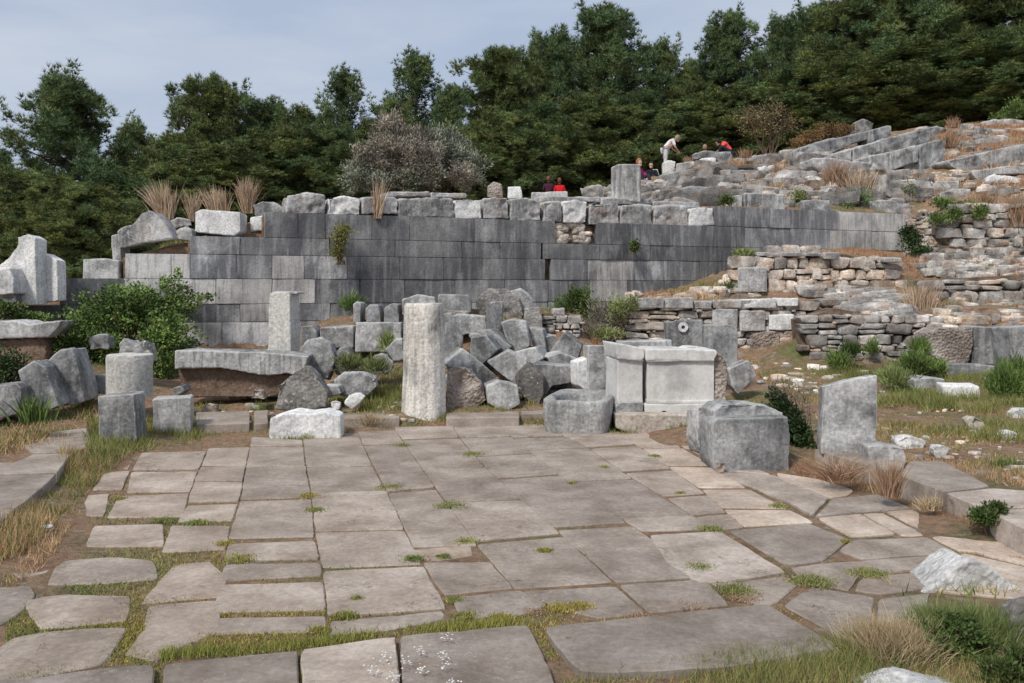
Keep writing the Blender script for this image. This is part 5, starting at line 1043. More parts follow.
# ---------------------------------------------------------------- dry grass clumps
def clump(name, label, px, py, Y, wpx, hpx, n, mat, lean=0.0, wid=.012, group=None, spread=.35, cat='dry grass'):
    b = P(px, py, Y); g = np.random.default_rng(int(px * 7 + py)); s_ = Y / F; r = wpx * s_ / 2; L = hpx * s_
    base = np.stack([g.normal(0, r * .4, n), g.normal(0, r * .35, n), np.full(n, -.03)], 1)
    jt = .38 if mat == 'straw' else .11
    d = np.stack([base[:, 0] / max(r, .01) * spread + g.normal(0, jt, n) + lean, base[:, 1] / max(r, .01) * spread + g.normal(0, jt, n), np.ones(n)], 1); d /= np.linalg.norm(d, axis=1, keepdims=True)
    t = g.uniform(.6, 1.4, n); ll = g.uniform(.35, 1.0, n) ** .7 * L; V, Fs, C = [], [], []
    side = np.cross(d, g.normal(size=(n, 3))); side /= np.linalg.norm(side, axis=1, keepdims=True); w = g.uniform(.6, 1.2, n) * wid
    bendv = np.stack([g.normal(0, spread * .6, n) + lean * .5, g.normal(0, spread * .6, n), -g.uniform(0, .25, n)], 1)
    rings = []
    for k, (u, ww) in enumerate(((0, 1), (.4, .85), (.75, .55), (1, .12))):
        c = base + d * (ll * u)[:, None] + bendv * (ll * u * u)[:, None]; rings.append((c - side * (w * ww / 2)[:, None], c + side * (w * ww / 2)[:, None]))
    v = np.stack([x for rr in rings for x in rr], 1).reshape(-1, 3); o = np.arange(n) * 8
    f = np.concatenate([np.stack([o + 2 * k, o + 2 * k + 1, o + 2 * k + 3, o + 2 * k + 2], 1) for k in range(3)])
    ob = np_mesh(name, v, f, M[mat], np.repeat(np.stack([t, t, t], 1), 8, 0), loc=b); tag(ob, label, cat, group); return ob
for nm, lb, px, py, Y, w, h, n, mt, ln, wd in [
 ('tall_grass_clump', 'tallest sheaf of dry reed grass behind the gable stone', 166, 222, 17.5, 15, 50, 420, 'reed', -.12, .014),
 ('tall_grass_clump', 'thin short sheaf of dry grass between the two tall sheaves', 193, 220, 17.8, 8, 36, 160, 'reed', -.02, .014),
 ('tall_grass_clump', 'leaning dry grass behind the clean white block', 220, 214, 18, 20, 34, 320, 'reed', -.15, .014),
 ('tall_grass_clump', 'narrow upright sheaf of dry grass right of the clean white block', 247, 212, 18, 9, 42, 380, 'reed', .0, .014),
 ('tall_grass_clump', 'dry grass growing in the gap of the coping below the grey shrub', 378, 217, 16.9, 8, 50, 110, 'reed', .03, .012),
 ('rust_grass_clump', 'rust coloured grass tuft on the slope under the long slabs', 835, 185, 24, 22, 30, 420, 'rust', 0, .018),
 ('rust_grass_clump', 'tall straw coloured grass above the green tuft on the wall top', 858, 196, 23.6, 24, 34, 460, 'reed', 0, .018),
 ('rust_grass_clump', 'small rust tuft in the middle of the slope', 778, 178, 25.5, 10, 18, 160, 'rust', 0, .018),
 ('rust_grass_clump', 'small rust tuft on the skyline right of the coral shirted person', 745, 157, 32, 14, 12, 160, 'rust', 0, .02),
 ('rust_grass_clump', 'small dry tuft beside the woman in white', 688, 163, 32, 10, 10, 120, 'rust', 0, .02),
 ('rust_grass_clump', 'dry tuft on the skyline above the bare soil', 953, 127, 33, 12, 14, 150, 'rust', 0, .02),
 ('rust_grass_clump', 'rusty grass patch at the end of the lowest long slab', 948, 147, 27.5, 22, 20, 340, 'rust', 0, .018),
 ('rust_grass_clump', 'large rusty grass bush at the right edge on the ledge', 1018, 226, 19.0, 26, 42, 700, 'rust', 0, .014),
 ('rust_grass_clump', 'small dry grass on the ledge beside the dark squared block at right', 985, 206, 19.6, 14, 20, 200, 'rust', 0, .014),
 ('rust_grass_clump', 'orange dry grass clump between the rubble walls at right', 920, 312, 15.1, 30, 34, 700, 'reed', 0, .012),
 ('rust_grass_clump', 'dry grass at the top of the irregular rubble wall', 880, 330, 14.3, 8, 16, 80, 'rust', 0, .01),
 ('rust_grass_clump', 'upright rust red grass tuft growing out of the foot of the right kerb', 890, 492, 6.55, 22, 46, 300, 'rust', 0, .006),
 ('rust_grass_clump', 'flattened rust red grass at the foot of the standing grey slab', 838, 476, 7.1, 40, 30, 420, 'rust', 0, .006),
 ('rust_grass_clump', 'small pale dry tuft beside the upright rust red grass', 930, 505, 6.25, 26, 18, 160, 'straw', 0, .006),
 ('straw_clump', 'big straw coloured grass clump at the lower right beside the white boulder', 893, 655, 3.95, 84, 50, 4200, 'straw', 0, .0035),
 ('straw_clump', 'small straw grass hanging over the back step near the low white block', 370, 420, 10.3, 30, 12, 420, 'straw', 0, .006),
 ('sedge_clump', 'long leaved green clump beside the narrow leaning dark slab', 32, 418, 8.9, 34, 32, 130, 'bush', 0, .02),
 ('sedge_clump', 'small green leaf rosette beside the small bright white rock', 957, 458, 8.0, 16, 16, 70, 'bush', 0, .014),
 ('sedge_clump', 'spiky green leaf tuft right of the kerb near the right edge', 1005, 470, 7.4, 34, 20, 160, 'bush', 0, .012),
 ('grass_tuft', 'tall green grass growing against the white boulder at lower right', 972, 640, 4.15, 90, 50, 2000, 'grass', 0, .005),
 ('grass_tuft', 'dark green grass between the straw clump and the white boulder', 930, 634, 4.25, 46, 44, 900, 'grass', 0, .005)]:
    clump(nm, lb, px, py, Y, w, h, n, mt, ln, wd, spread=1.1 if 'flattened' in lb else (.22 if mt == 'reed' and 'gap' not in lb else .1) if 'tall_grass' in nm else .28)

# ---------------------------------------------------------------- turf (uncountable)
def turf(name, label, regions, mat, seed):
    """regions: (pixel polygon, blades per m2, length m, width m, ymin, test)"""
    g = np.random.default_rng(seed); random.seed(seed); Bs, Ls, Ws, Cs, Ds = [], [], [], [], []
    for poly, dens, L, W, y0, test in regions:
        ys = []; xs = []
        for p_ in poly:
            Y = hit(p_[0], p_[1], y0); ys.append(Y); xs.append((p_[0] - CX) / F * Y)
        x0, x1, ya, yb = min(xs), max(xs), min(ys), max(ys); n = int((x1 - x0) * (yb - ya) * dens); n = min(n, 90000)
        x = g.uniform(x0, x1, n); y = g.uniform(ya, yb, n); z = Hgt(x, y); pxs = CX + F * x / y; pys = HY - F * (z - EYE) / y
        m = np.zeros(n, bool); j = len(poly) - 1
        for i in range(len(poly)):
            (xi, yi), (xj, yj) = poly[i], poly[j]
            with np.errstate(divide='ignore', invalid='ignore'): m ^= ((yi > pys) != (yj > pys)) & (pxs < (xj - xi) * (pys - yi) / (yj - yi + 1e-9) + xi)
            j = i
        cl = np.sin(x * 2.3 + seed) + np.sin(y * 3.1 + x * 1.3) + .7 * np.sin(x * 7.1 + y * 5.3) + .6 * np.sin(y * 11 - x * 6.3)
        m &= (cl + g.normal(0, .6, n)) > test; x, y, z, cl = x[m], y[m], z[m], cl[m]; n = len(x)
        Bs.append(np.stack([x, y, z - .01], 1)); Ls.append(g.uniform(.4, 1.2, n) * L * (1 + .25 * np.clip(cl, -1, 2))); Ws.append(g.uniform(.7, 1.3, n) * W)
        d = np.stack([g.normal(0, .45, n), g.normal(0, .45, n), np.ones(n)], 1); Ds.append(d / np.linalg.norm(d, axis=1, keepdims=True)); t = g.uniform(.65, 1.35, n); q = g.uniform(0, .3, n); Cs.append(np.stack([t * (1 + q), t, t * .9], 1))
    B_ = np.concatenate(Bs); v, f, c = blades(B_, np.concatenate(Ds), np.concatenate(Ls), np.concatenate(Ws), np.concatenate(Cs)); print(name, len(B_))
    tag(np_mesh(name, v, f, M[mat], c), label, 'grass', kind='stuff')
SP = [[Gp(a, b)[:2] for a, b in s_[0]] for s_ in SLABS]
LEFTV = [(60, 455), (125, 458), (100, 480), (80, 500), (40, 540), (10, 560), (-40, 600), (-60, 560), (10, 520), (60, 480)]
turf('grass', 'short green turf growing on the soil around the ruins', [
 (LEFTV, 5200, .09, .006, 3, -1.2),
 ([(90, 420), (200, 425), (200, 442), (130, 455), (95, 470), (85, 440)], 3200, .11, .008, 3, -1.0),
 ([(-20, 400), (95, 395), (90, 425), (40, 440), (-20, 462)], 1300, .09, .009, 3, -.2),
 ([(190, 405), (420, 395), (450, 412), (446, 424), (345, 424), (195, 430)], 1500, .06, .008, 3, .3),
 ([(190, 426), (268, 424), (268, 437), (196, 438)], 2600, .05, .007, 3, .0),
 ([(345, 417), (552, 413), (552, 427), (345, 428)], 3000, .05, .007, 3, .1),
 ([(310, 370), (405, 365), (405, 412), (330, 405)], 1600, .10, .010, 3, -.6),
 ([(440, 405), (550, 400), (552, 424), (446, 424)], 1500, .05, .008, 3, .3),
 ([(740, 360), (870, 370), (1030, 375), (1030, 480), (905, 455), (800, 400)], 1700, .06, .008, 3, .6),
 ([(850, 365), (1030, 380), (1030, 420), (880, 400)], 1200, .12, .010, 3, -.3),
 ([(560, 684), (860, 640), (880, 684), (820, 700), (560, 700)], 12000, .075, .004, 3, -1.2),
 ([(840, 640), (1030, 600), (1030, 700), (850, 700)], 6000, .07, .0035, 3, -.8),
 ([(370, 690), (560, 690), (540, 668), (400, 672)], 3000, .05, .0035, 3, .2),
 ([(315, 300), (620, 290), (625, 320), (315, 318)], 500, .10, .012, 13, .2),
 ([(300, 312), (560, 312), (560, 286), (330, 292)], 500, .14, .012, 13, -.2),
 ([(130, 246), (195, 240), (195, 252), (130, 252)], 700, .15, .014, 14, -1),
 ([(60, 262), (130, 262), (130, 280), (80, 282)], 500, .12, .014, 14, -1),
 ([(30, 285), (62, 285), (62, 302), (30, 302)], 500, .12, .014, 13, -1),
 ([(870, 195), (905, 195), (905, 206), (870, 206)], 300, .12, .018, 18, .5),
 ([(640, 290), (745, 280), (745, 296), (640, 300)], 500, .10, .014, 14.8, .3),
 ([(910, 300), (1030, 300), (1030, 325), (930, 322)], 600, .1, .012, 12, .6)], 'grass', 5)
turf('dry_grass', 'dry straw and dead grass lying on the soil between the stones', [
 (LEFTV, 5200, .12, .005, 3, -.6),
 ([(10, 530), (50, 505), (88, 498), (70, 530), (50, 560), (0, 600), (-30, 600)], 4200, .07, .005, 3, -.5),
 ([(-20, 395), (95, 390), (100, 440), (-20, 462)], 900, .09, .008, 3, .0),
 ([(740, 360), (870, 370), (1030, 375), (1030, 490), (905, 465), (800, 410)], 2400, .05, .006, 3, -.1),
 ([(560, 690), (860, 645), (1000, 620), (1000, 700), (560, 700)], 6000, .05, .003, 3, -.2),
 ([(620, 200), (760, 150), (900, 140), (1030, 130), (1030, 205), (720, 206)], 160, .18, .02, 20, .3),
 ([(740, 247), (905, 245), (905, 262), (740, 262)], 600, .08, .012, 15, -1),
 ([(900, 230), (1030, 240), (1030, 275), (930, 280)], 350, .12, .014, 14, .3),
 ([(300, 312), (720, 312), (720, 286), (330, 292)], 500, .12, .012, 13, -.3),
 ([(880, 300), (1030, 300), (1030, 330), (930, 330)], 700, .09, .01, 12, .3)], 'straw', 6)
turf('rust_grass', 'thin rust coloured dead grass spread over the slope and ledges', [
 ([(640, 200), (760, 150), (900, 140), (1030, 122), (1030, 205), (720, 206)], 420, .16, .02, 20, .4),
 ([(945, 125), (1030, 122), (1030, 150), (955, 150)], 500, .14, .02, 20, -.3),
 ([(735, 246), (905, 244), (905, 262), (735, 262)], 1500, .08, .012, 15, -1.5),
 ([(890, 225), (1030, 235), (1030, 275), (910, 280)], 600, .10, .014, 14, .1),
 ([(640, 286), (740, 280), (745, 296), (640, 300)], 900, .08, .012, 14.8, -.3),
 ([(890, 300), (1030, 300), (1030, 328), (930, 328)], 1200, .07, .01, 12, -.4),
 ([(590, 310), (632, 310), (632, 350), (590, 350)], 1500, .12, .01, 12, -.5),
 ([(330, 290), (560, 286), (560, 312), (320, 312)], 600, .08, .01, 13, .0),
 ([(780, 455), (845, 455), (990, 520), (1010, 545), (900, 500), (800, 478)], 2600, .06, .005, 4.5, -.4),
 ([(740, 360), (870, 370), (1030, 375), (1030, 480), (905, 455), (800, 400)], 1300, .04, .006, 3, .4)], 'rust', 8)
turf('green_tufts', 'fresh green grass tufts in the soil at right', [
 ([(820, 365), (1030, 378), (1030, 475), (905, 445), (860, 400)], 4200, .12, .009, 3, 1.5),
 ([(750, 360), (860, 365), (860, 385), (760, 380)], 2500, .08, .009, 3, .8),
 ([(640, 410), (420, 400), (330, 375), (405, 372)], 1500, .10, .009, 3, 1.0),
 ([(0, 400), (95, 395), (95, 430), (0, 440)], 2200, .10, .009, 3, .8)], 'grass', 15)
# turf in the joints of the paving: rejected where a slab lies
def joint_turf():
    g = np.random.default_rng(9); n = 420000; px = g.uniform(-40, 1024, n); py = g.uniform(440, 683, n)
    Y = EYE * F / (py - HY); x = (px - CX) / F * Y; y = Y; z = np.zeros(n)
    keep = g.random(n) < np.clip((py - 400) / 283, .2, 1)
    wl_ = np.clip((300 - px) / 160, 0, 1) * .7 * np.clip((py - 470) / 60, .15, 1) + np.clip((py - 600) / 30, 0, 1) * .7 * (px < 560) + .16 + .15 * (px < 350)
    cl = np.sin(x * 5.3) + np.sin(y * 6.1 + 1) + np.sin(x * 13 + y * 9) * .7
    keep &= (g.random(n) < wl_) & (cl + g.normal(0, .5, n) > -.9 + 1.2 * (px > 350))
    x, y, px, py = x[keep], y[keep], px[keep], py[keep]; inside = np.zeros(len(x), bool)
    for q in SP + [[Gp(a, b)[:2] for a, b in s_[0]] for s_ in FRONT]:
        cq = np.mean(np.array(q), 0); q = [tuple(cq + (np.array(p_) - cq) * .965) for p_ in q]
        m = np.zeros(len(x), bool); j = len(q) - 1
        for i in range(len(q)):
            (xi, yi), (xj, yj) = q[i], q[j]; m ^= ((yi > y) != (yj > y)) & (x < (xj - xi) * (y - yi) / (yj - yi + 1e-9) + xi); j = i
        inside |= m
    edge = g.random(len(x)) < .03
    ok = ~inside & (px > 5 + (683 - py) * 0) & ((px < 800) | (py < 600)); x, y, px, py = x[ok], y[ok], px[ok], py[ok]
    P_ = [np.stack([x, y], 1)]; NB = len(x)
    for cx_, cy_, w in [(392, 488, 14), (452, 507, 17), (403, 446, 8), (474, 455, 12), (466, 543, 12), (310, 497, 12), (316, 511, 10), (196, 524, 12), (700, 569, 14), (735, 592, 20), (812, 583, 22), (868, 575, 18), (778, 507, 8), (846, 543, 5), (604, 468, 5), (572, 484, 4), (655, 457, 6), (680, 494, 4), (710, 530, 12), (545, 552, 8), (444, 558, 7), (413, 560, 10), (357, 600, 6), (455, 602, 9), (345, 618, 14), (560, 610, 14), (580, 608, 12), (240, 560, 16), (225, 545, 9), (165, 522, 10), (120, 500, 7), (320, 632, 10), (466, 618, 12), (500, 620, 14)]:
        m = w * 34; X, Yy = Gp(cx_, cy_)[:2]; r = w * Yy / F; P_.append(np.stack([g.normal(X, r * .5, m), g.normal(Yy, r * .45, m)], 1))
    Q = np.concatenate(P_); n = len(Q); print('joint turf', n)
    d = np.stack([g.normal(0, .6, n), g.normal(0, .6, n), np.ones(n)], 1); d /= np.linalg.norm(d, axis=1, keepdims=True); dist = Q[:, 1]
    t = g.uniform(.6, 1.35, n); br = (np.sin(Q[:, 0] * 3.1) + np.sin(Q[:, 1] * 4.7) + g.normal(0, .9, n)) > .3
    c = np.stack([t * np.where(br, 1.9, 1.1), t * np.where(br, 1.3, 1.1), t * .95], 1)
    v, f, c = blades(np.stack([Q[:, 0], Q[:, 1], np.where(np.arange(n) < NB, -.006, .006)], 1), d, g.uniform(.010, .026, n), g.uniform(.003, .006, n) * (1 + dist / 14), c)
    tag(np_mesh('joint_grass', v, f, M['grass'], c), 'short grass and moss growing in the joints of the paving', 'grass', kind='stuff')
    # taller fringe behind the front step and along it
    m = 5200; pxs = g.uniform(160, 560, m); yy = np.interp(pxs, [160, 300, 400, 545], [657, 646, 633, 622]) + g.normal(0, 2.5, m); k = (np.sin(pxs / 23) + g.normal(0, .6, m)) > -.2
    pts = np.array([Gp(a, b)[:] for a, b in zip(pxs[k], yy[k])]); n = len(pts); d = np.stack([g.normal(0, .3, n), g.normal(0, .3, n), np.ones(n)], 1); d /= np.linalg.norm(d, axis=1, keepdims=True); t = g.uniform(.7, 1.4, n)
    v, f, c = blades(pts, d, g.uniform(.015, .05, n), g.uniform(.003, .005, n), np.stack([t * 1.6, t * 1.3, t * .95], 1)); tag(np_mesh('step_grass', v, f, M['grass'], c), 'fringe of thin grass blades behind the front step stones', 'grass', kind='stuff')
joint_turf()
# small white flowers on the front step
g = np.random.default_rng(4); V, Fs = [], []; n = 0
for cx_, cy_ in [(448, 636), (420, 650), (443, 654), (448, 664), (420, 668), (385, 655), (372, 668), (452, 680), (405, 660), (395, 674)]:
    q = Gp(cx_, cy_, .07)
    for k in range(16):
        a = q + Vector((g.normal(0, .016), g.normal(0, .016), g.uniform(-.02, .01))); r = .0045
        for t in range(5): an = t * 1.2566; V.append((a.x + math.cos(an) * r, a.y + math.sin(an) * r, a.z + g.uniform(-.002, .002)))
        Fs.append(tuple(range(n, n + 5))); n += 5
tag(np_mesh('white_flowers', V, Fs, M['flower']), 'tiny white flowers of a low plant on the front step', 'flowers', kind='stuff')

# tufts rooted along the feet of the blocks
def base_tufts():
    g = np.random.default_rng(12); Q = []
    for xc, Y, w, yaw, zb, dep in BASES:
        if Y > 17.5 or Y < 4 or (zb < .04 and 7 < Y < 9.4 and xc > 1): continue
        if abs(H1(xc, Y - .05) - zb) > .2: continue
        m = int(w * (90 if g.random() < .7 else 20)); s_ = g.uniform(-.55, .55, m) * w; dd = -np.abs(g.normal(0, .05, m)) - .01
        k = g.random(m) < .3; s_ = np.where(k, np.sign(s_) * w * .53, s_); dd = np.where(k, g.uniform(0, dep, m), dd)
        x = xc + s_ * math.cos(yaw) - dd * math.sin(yaw); y = Y + s_ * math.sin(yaw) + dd * math.cos(yaw); gate = np.sin(x * 9 + Y) + g.normal(0, .5, m) > -.2
        Q.append(np.stack([x, y], 1)[gate])
    Q = np.concatenate(Q); Q = np.repeat(Q, 5, 0) + g.normal(0, .018, (len(Q) * 5, 2)); n = len(Q); z = Hgt(Q[:, 0], Q[:, 1]) - .01; d = np.stack([g.normal(0, .45, n), g.normal(0, .45, n), np.ones(n)], 1); d /= np.linalg.norm(d, axis=1, keepdims=True)
    t = g.uniform(.6, 1.4, n); dry = (np.sin(Q[:, 0] * 2.7) + g.normal(0, .8, n)) > .3; c = np.stack([t * np.where(dry, 2.0, 1), t * np.where(dry, 1.4, 1.05), t * .9], 1)
    v, f, c = blades(np.stack([Q[:, 0], Q[:, 1], z], 1), d, g.uniform(.03, .13, n), g.uniform(.005, .010, n), c); print('base tufts', n)
    tag(np_mesh('foot_grass', v, f, M['grass'], c), 'thin grass growing along the feet of the stones', 'grass', kind='stuff')
    P_ = []
    for cx_, cy_, w in [(700, 569, 15), (690, 607, 18), (735, 592, 20), (748, 600, 14), (812, 583, 22), (868, 576, 20), (640, 618, 10), (530, 612, 12), (1018, 560, 8)]:
        m = w * 40; X, Yy = Gp(cx_, cy_)[:2]; r = w * Yy / F; P_.append(np.stack([g.normal(X, r * .5, m), g.normal(Yy, r * .45, m)], 1))
    Q = np.concatenate(P_); n = len(Q); d = np.stack([g.normal(0, 1, n), g.normal(0, 1, n), g.uniform(.2, 1, n)], 1); d /= np.linalg.norm(d, axis=1, keepdims=True); t = g.uniform(.6, 1.3, n)
    v, f, c = blades(np.stack([Q[:, 0], Q[:, 1], np.full(n, .004)], 1), d, g.uniform(.008, .024, n), g.uniform(.003, .006, n), np.stack([t, t, t], 1))
    tag(np_mesh('dry_moss', v, f, M['rust'], c), 'patches of dry brown moss on the paving at right', 'moss', kind='stuff')
base_tufts()
# ---------------------------------------------------------------- people (small, far up the slope)
SKIN = plain('skin', (.55, .34, .25), .6, .05)
def skin_tube(chains, name='tmp'):
    """chains of (x, y, z, r) joined by identical joints -> one skinned mesh"""
    bm = bmesh.new(); lay = bm.verts.layers.skin.verify(); keys = {}
    for ch in chains:
        prev = None
        for x, y, z, r in ch:
            k = (round(x, 3), round(y, 3), round(z, 3))
            if k not in keys: v = bm.verts.new((x, y, z)); v[lay].radius = (r, r); v[lay].use_root = not keys; keys[k] = v
            v = keys[k]
            if prev is not None and prev is not v and not bm.edges.get((prev, v)): bm.edges.new((prev, v))
            prev = v
    me = bpy.data.meshes.new(name); bm.to_mesh(me); bm.free(); o = bpy.data.objects.new(name, me); col.objects.link(o)
    m = o.modifiers.new('k', 'SKIN'); m.use_smooth_shade = True; m = o.modifiers.new('s', 'SUBSURF'); m.levels = 2; m.render_levels = 2
    dg = bpy.context.evaluated_depsgraph_get(); out = bpy.data.meshes.new_from_object(o.evaluated_get(dg)); bpy.data.objects.remove(o); return out
_b = bmesh.new(); bmesh.ops.create_uvsphere(_b, u_segments=12, v_segments=8, radius=1); _b.verts.ensure_lookup_table()
BV = np.array([v.co[:] for v in _b.verts]); BF = [[v.index for v in f.verts] for f in _b.faces]; _b.free()
def ball(bm, c, r, s=(1, 1, 1), rot=None):
    if isinstance(bm, list):
        q = np.array(((rot or Matrix()).to_3x3() @ Matrix.Diagonal((r * s[0], r * s[1], r * s[2])))); n = sum(len(x[0]) for x in bm); bm.append((BV @ q.T + np.array(c), [[i + n for i in f] for f in BF])); return
    m = Matrix.Translation(c) @ (rot or Matrix()) @ Matrix.Diagonal((r * s[0], r * s[1], r * s[2], 1)); bmesh.ops.create_uvsphere(bm, u_segments=20, v_segments=14, radius=1, matrix=m)
def lerp4(a, b, t): return tuple(a[i] + (b[i] - a[i]) * t for i in range(4))
def person(label, loc, rz, J, shirt, legs, hair, long_hair=False, extra=None):
    """J: joints in metres, the figure faces +x; sides l = +y, r = -y"""
    root = empty('person', loc, rz, label, 'person')
    hip, chest, neck, head = J['hip'], J['chest'], J['neck'], J['head']; h3 = Vector(head); f = Vector(J.get('face', (1, 0, 0))).normalized()
    core = [(*hip, .125), (*(Vector(hip).lerp(Vector(chest), .5)), .115), (*chest, .135), (*neck, .055), (*(Vector(neck).lerp(h3, .6)), .05)]
    ch = [core]; sleeves, trs = [], []
    for s_, sd in ((1, 'l'), (-1, 'r')):
        sh = (chest[0], chest[1] + s_ * .165, chest[2] + .07); e, w = J['elbow_' + sd], J['wrist_' + sd]; k, a, t = J['knee_' + sd], J['ankle_' + sd], J['toe_' + sd]; hp = (hip[0], hip[1] + s_ * .09, hip[2] - .04)
        ch.append([(*chest, .135), (*sh, .062), (*e, .042), (*w, .028)]); ch.append([(*hip, .125), (*hp, .088), (*k, .06), (*a, .04), (*t, .03)])
        sleeves.append([(*chest, .15), (*sh, .075), (*(Vector(sh).lerp(Vector(e), .85)), .058)]); trs.append([(*hip, .14), (*hp, .105), (*k, .075), (*(Vector(k).lerp(Vector(a), .92)), .06)])
    sk = skin_tube(ch); bm = [(np.array([v.co[:] for v in sk.vertices]), [list(p.vertices) for p in sk.polygons])]; side = f.cross(Vector((0, 0, 1))).normalized(); upv = side.cross(f)
    ball(bm, h3, .1, (.95, .78, 1.2), f.to_track_quat('X', 'Z').to_matrix().to_4x4()); ball(bm, h3 + f * .1 - upv * .01, .018, (1, .8, 1.3)); ball(bm, h3 + f * .06 - upv * .075, .045)
    for q in (1, -1): ball(bm, h3 + side * q * .078, .022, (.5, .5, 1.2))
    for s_, sd in ((1, 'l'), (-1, 'r')):       # palm, four curled fingers and a thumb
        w = Vector(J['wrist_' + sd]); d = (w - Vector(J['elbow_' + sd])).normalized(); b = d.cross(Vector((0, 0, 1)) if abs(d.z) < .9 else Vector((1, 0, 0))).normalized(); n = d.cross(b)
        ball(bm, w + d * .045, .045, (.95, .42, .9), d.to_track_quat('X', 'Z').to_matrix().to_4x4())
        for i, L in enumerate((.07, .08, .075, .058)):
            o = w + d * .075 + b * (i - 1.5) * .021; c1 = o + d * L * .5; c2 = c1 + (d * .7 + n * .7) * L * .5
            for u in np.linspace(0, 1, 6): ball(bm, o.lerp(c1, u), .0095)
            for u in np.linspace(0, 1, 6): ball(bm, c1.lerp(c2, u), .0085)
        for u in np.linspace(0, 1, 7): ball(bm, w + d * .03 - b * (.03 + .035 * u) + d * .05 * u, .0105)
    me = bpy.data.meshes.new('body'); me.from_pydata(np.concatenate([b_[0] for b_ in bm]).tolist(), [], [f_ for b_ in bm for f_ in b_[1]]); me.materials.append(SKIN); o = bpy.data.objects.new('body', me); col.objects.link(o)
    m = o.modifiers.new('r', 'REMESH'); m.mode = 'VOXEL'; m.voxel_size = .008; m = o.modifiers.new('s', 'SMOOTH'); m.iterations = 2
    dg = bpy.context.evaluated_depsgraph_get(); me2 = bpy.data.meshes.new_from_object(o.evaluated_get(dg)); o.modifiers.clear(); o.data = me2; me2.name = 'body'; o.parent = root
    me2.polygons.foreach_set('use_smooth', np.ones(len(me2.polygons), bool))
    def garment(nm, chains, c):
        g_ = skin_tube(chains); g_.materials.clear(); g_.materials.append(plain(nm + '_cloth', c, .85, .12, 14)); g_.name = nm
        n = len(g_.vertices); 
        for v in g_.vertices: v.co += v.normal * (.012 * noise.noise(v.co * 9))
        q = bpy.data.objects.new(nm, g_); col.objects.link(q); q.parent = root
    mid = tuple(Vector(hip).lerp(Vector(chest), .45)); garment('shirt', [[(*hip, .145), (*mid, .135), (*chest, .152), (*(Vector(chest).lerp(Vector(neck), .75)), .07)]] + sleeves, shirt); garment('trousers', trs, legs)
    bm = bmesh.new(); ball(bm, h3 - f * .022 + upv * .022, .108, (1.0, .86, 1.18), f.to_track_quat('X', 'Z').to_matrix().to_4x4())
    if long_hair: ball(bm, h3 - f * .07 - upv * .09, .075, (.8, 1.0, 1.5))
    for v in bm.verts: v.co += v.co.normalized() * .006 * noise.noise(v.co * 40)
    # open the hair in front of the face
    kill = [v for v in bm.verts if (v.co - h3).dot(f) > .045 and (v.co - h3).dot(upv) < .065]; bmesh.ops.delete(bm, geom=kill, context='VERTS')
    me = bpy.data.meshes.new('hair'); bm.to_mesh(me); bm.free(); me.materials.append(plain('hair_strands', hair, .6, .3, 40)); q = bpy.data.objects.new('hair', me); col.objects.link(q); q.parent = root
    for s_ in (1, -1):
        bm = bmesh.new(); ball(bm, h3 + f * .088 + side * s_ * .032 + upv * .005, .011); me = bpy.data.meshes.new('eye'); bm.to_mesh(me); bm.free(); me.materials.append(plain('eye_dark', (.03, .02, .02), .3, 0)); q = bpy.data.objects.new('eye', me); col.objects.link(q); q.parent = root
    return root
BEND = dict(hip=(0, 0, .93), chest=(.27, 0, 1.2), neck=(.42, 0, 1.31), head=(.52, 0, 1.36), face=(1, 0, -.6), elbow_l=(.36, .2, .98), elbow_r=(.36, -.2, .98), wrist_l=(.52, .1, .84), wrist_r=(.52, -.1, .84),
 knee_l=(.06, .11, .5), knee_r=(.0, -.11, .5), ankle_l=(-.04, .12, .08), ankle_r=(-.08, -.12, .08), toe_l=(.12, .13, .03), toe_r=(.08, -.13, .03))
SIT = dict(hip=(0, 0, .14), chest=(.06, 0, .5), neck=(.1, 0, .69), head=(.14, 0, .8), face=(1, 0, -.1), elbow_l=(.16, .24, .3), elbow_r=(.16, -.24, .3), wrist_l=(.38, .12, .28), wrist_r=(.38, -.12, .28),
 knee_l=(.42, .14, .42), knee_r=(.42, -.14, .42), ankle_l=(.5, .13, .06), ankle_r=(.5, -.13, .06), toe_l=(.64, .14, .03), toe_r=(.64, -.14, .03))
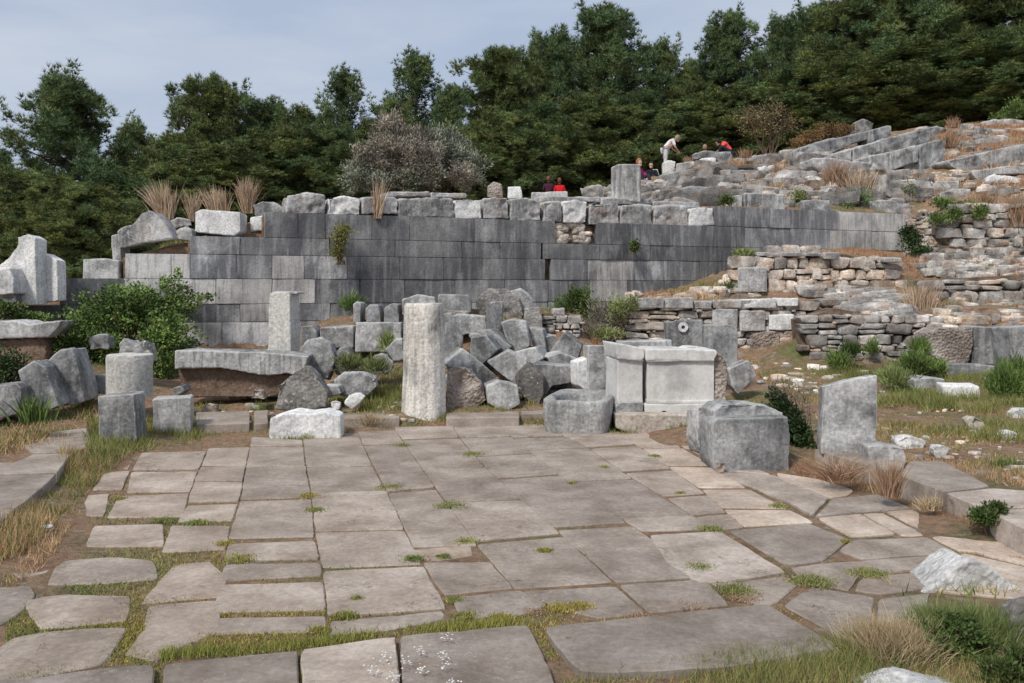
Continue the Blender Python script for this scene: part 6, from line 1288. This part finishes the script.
HUNCH = dict(SIT, chest=(.26, 0, .42), neck=(.4, 0, .5), head=(.5, 0, .54), face=(1, 0, -.9), elbow_l=(.42, .22, .25), elbow_r=(.42, -.22, .25), wrist_l=(.58, .1, .14), wrist_r=(.58, -.1, .14), knee_l=(.4, .24, .36), knee_r=(.4, -.24, .36))
STAND = dict(hip=(0, 0, .95), chest=(.02, 0, 1.3), neck=(.02, 0, 1.48), head=(.05, 0, 1.61), face=(1, 0, -.1), elbow_l=(-.02, .23, 1.08), elbow_r=(-.02, -.23, 1.08), wrist_l=(.1, .24, .85), wrist_r=(.1, -.24, .85),
 knee_l=(.03, .1, .5), knee_r=(.03, -.1, .5), ankle_l=(0, .11, .08), ankle_r=(0, -.11, .08), toe_l=(.15, .12, .03), toe_r=(.15, -.12, .03))
def at(px, headpy, Y, hh):      # stand a figure so that its head top reaches the given line, feet on the ground
    x = (px - CX) / F * Y; z = Z(headpy, Y) - hh; g_ = H1(x, Y); print('person', px, 'foot', round(z, 2), 'ground', round(g_, 2)); return (x, Y, z)
person('woman in white top and light trousers bending forward to the right on the stones', at(665, 135.5, 36, 1.47), R(8), BEND, (.75, .72, .74), (.55, .53, .54), (.28, .21, .15))
person('person in coral red shirt with dark hair hunched over behind a dark boulder', at(731, 140, 35.5, .62), R(172), dict(HUNCH), (.85, .10, .10), (.03, .03, .035), (.015, .012, .01))
person('person with light brown hair sitting hidden behind the boulder left of the coral shirt', at(704, 144.5, 36.5, .92), R(60), SIT, (.12, .12, .14), (.05, .05, .07), (.30, .19, .12))
person('person in black clothes sitting between the tall square block and the woman in white', at(652, 162.5, 33, .92), R(-110), SIT, (.012, .014, .022), (.02, .02, .025), (.02, .015, .012))
person('person in magenta top with reddish hair half hidden behind the tall square block', at(636.5, 159.5, 28, .92), R(-60), dict(SIT, elbow_l=(.22, .3, .3)), (.35, .03, .12), (.03, .03, .04), (.30, .12, .06))
person('person in dark purple top and pale turquoise trousers standing beyond the wall, seen from behind', at(548.5, 176.5, 38, 1.73), R(92), STAND, (.06, .015, .035), (.45, .68, .72), (.16, .07, .05))
person('person in bright red jacket standing beyond the wall beside the purple top', at(559.5, 179.5, 38, 1.67), R(88), STAND, (.55, .012, .018), (.35, .02, .02), (.14, .05, .04))
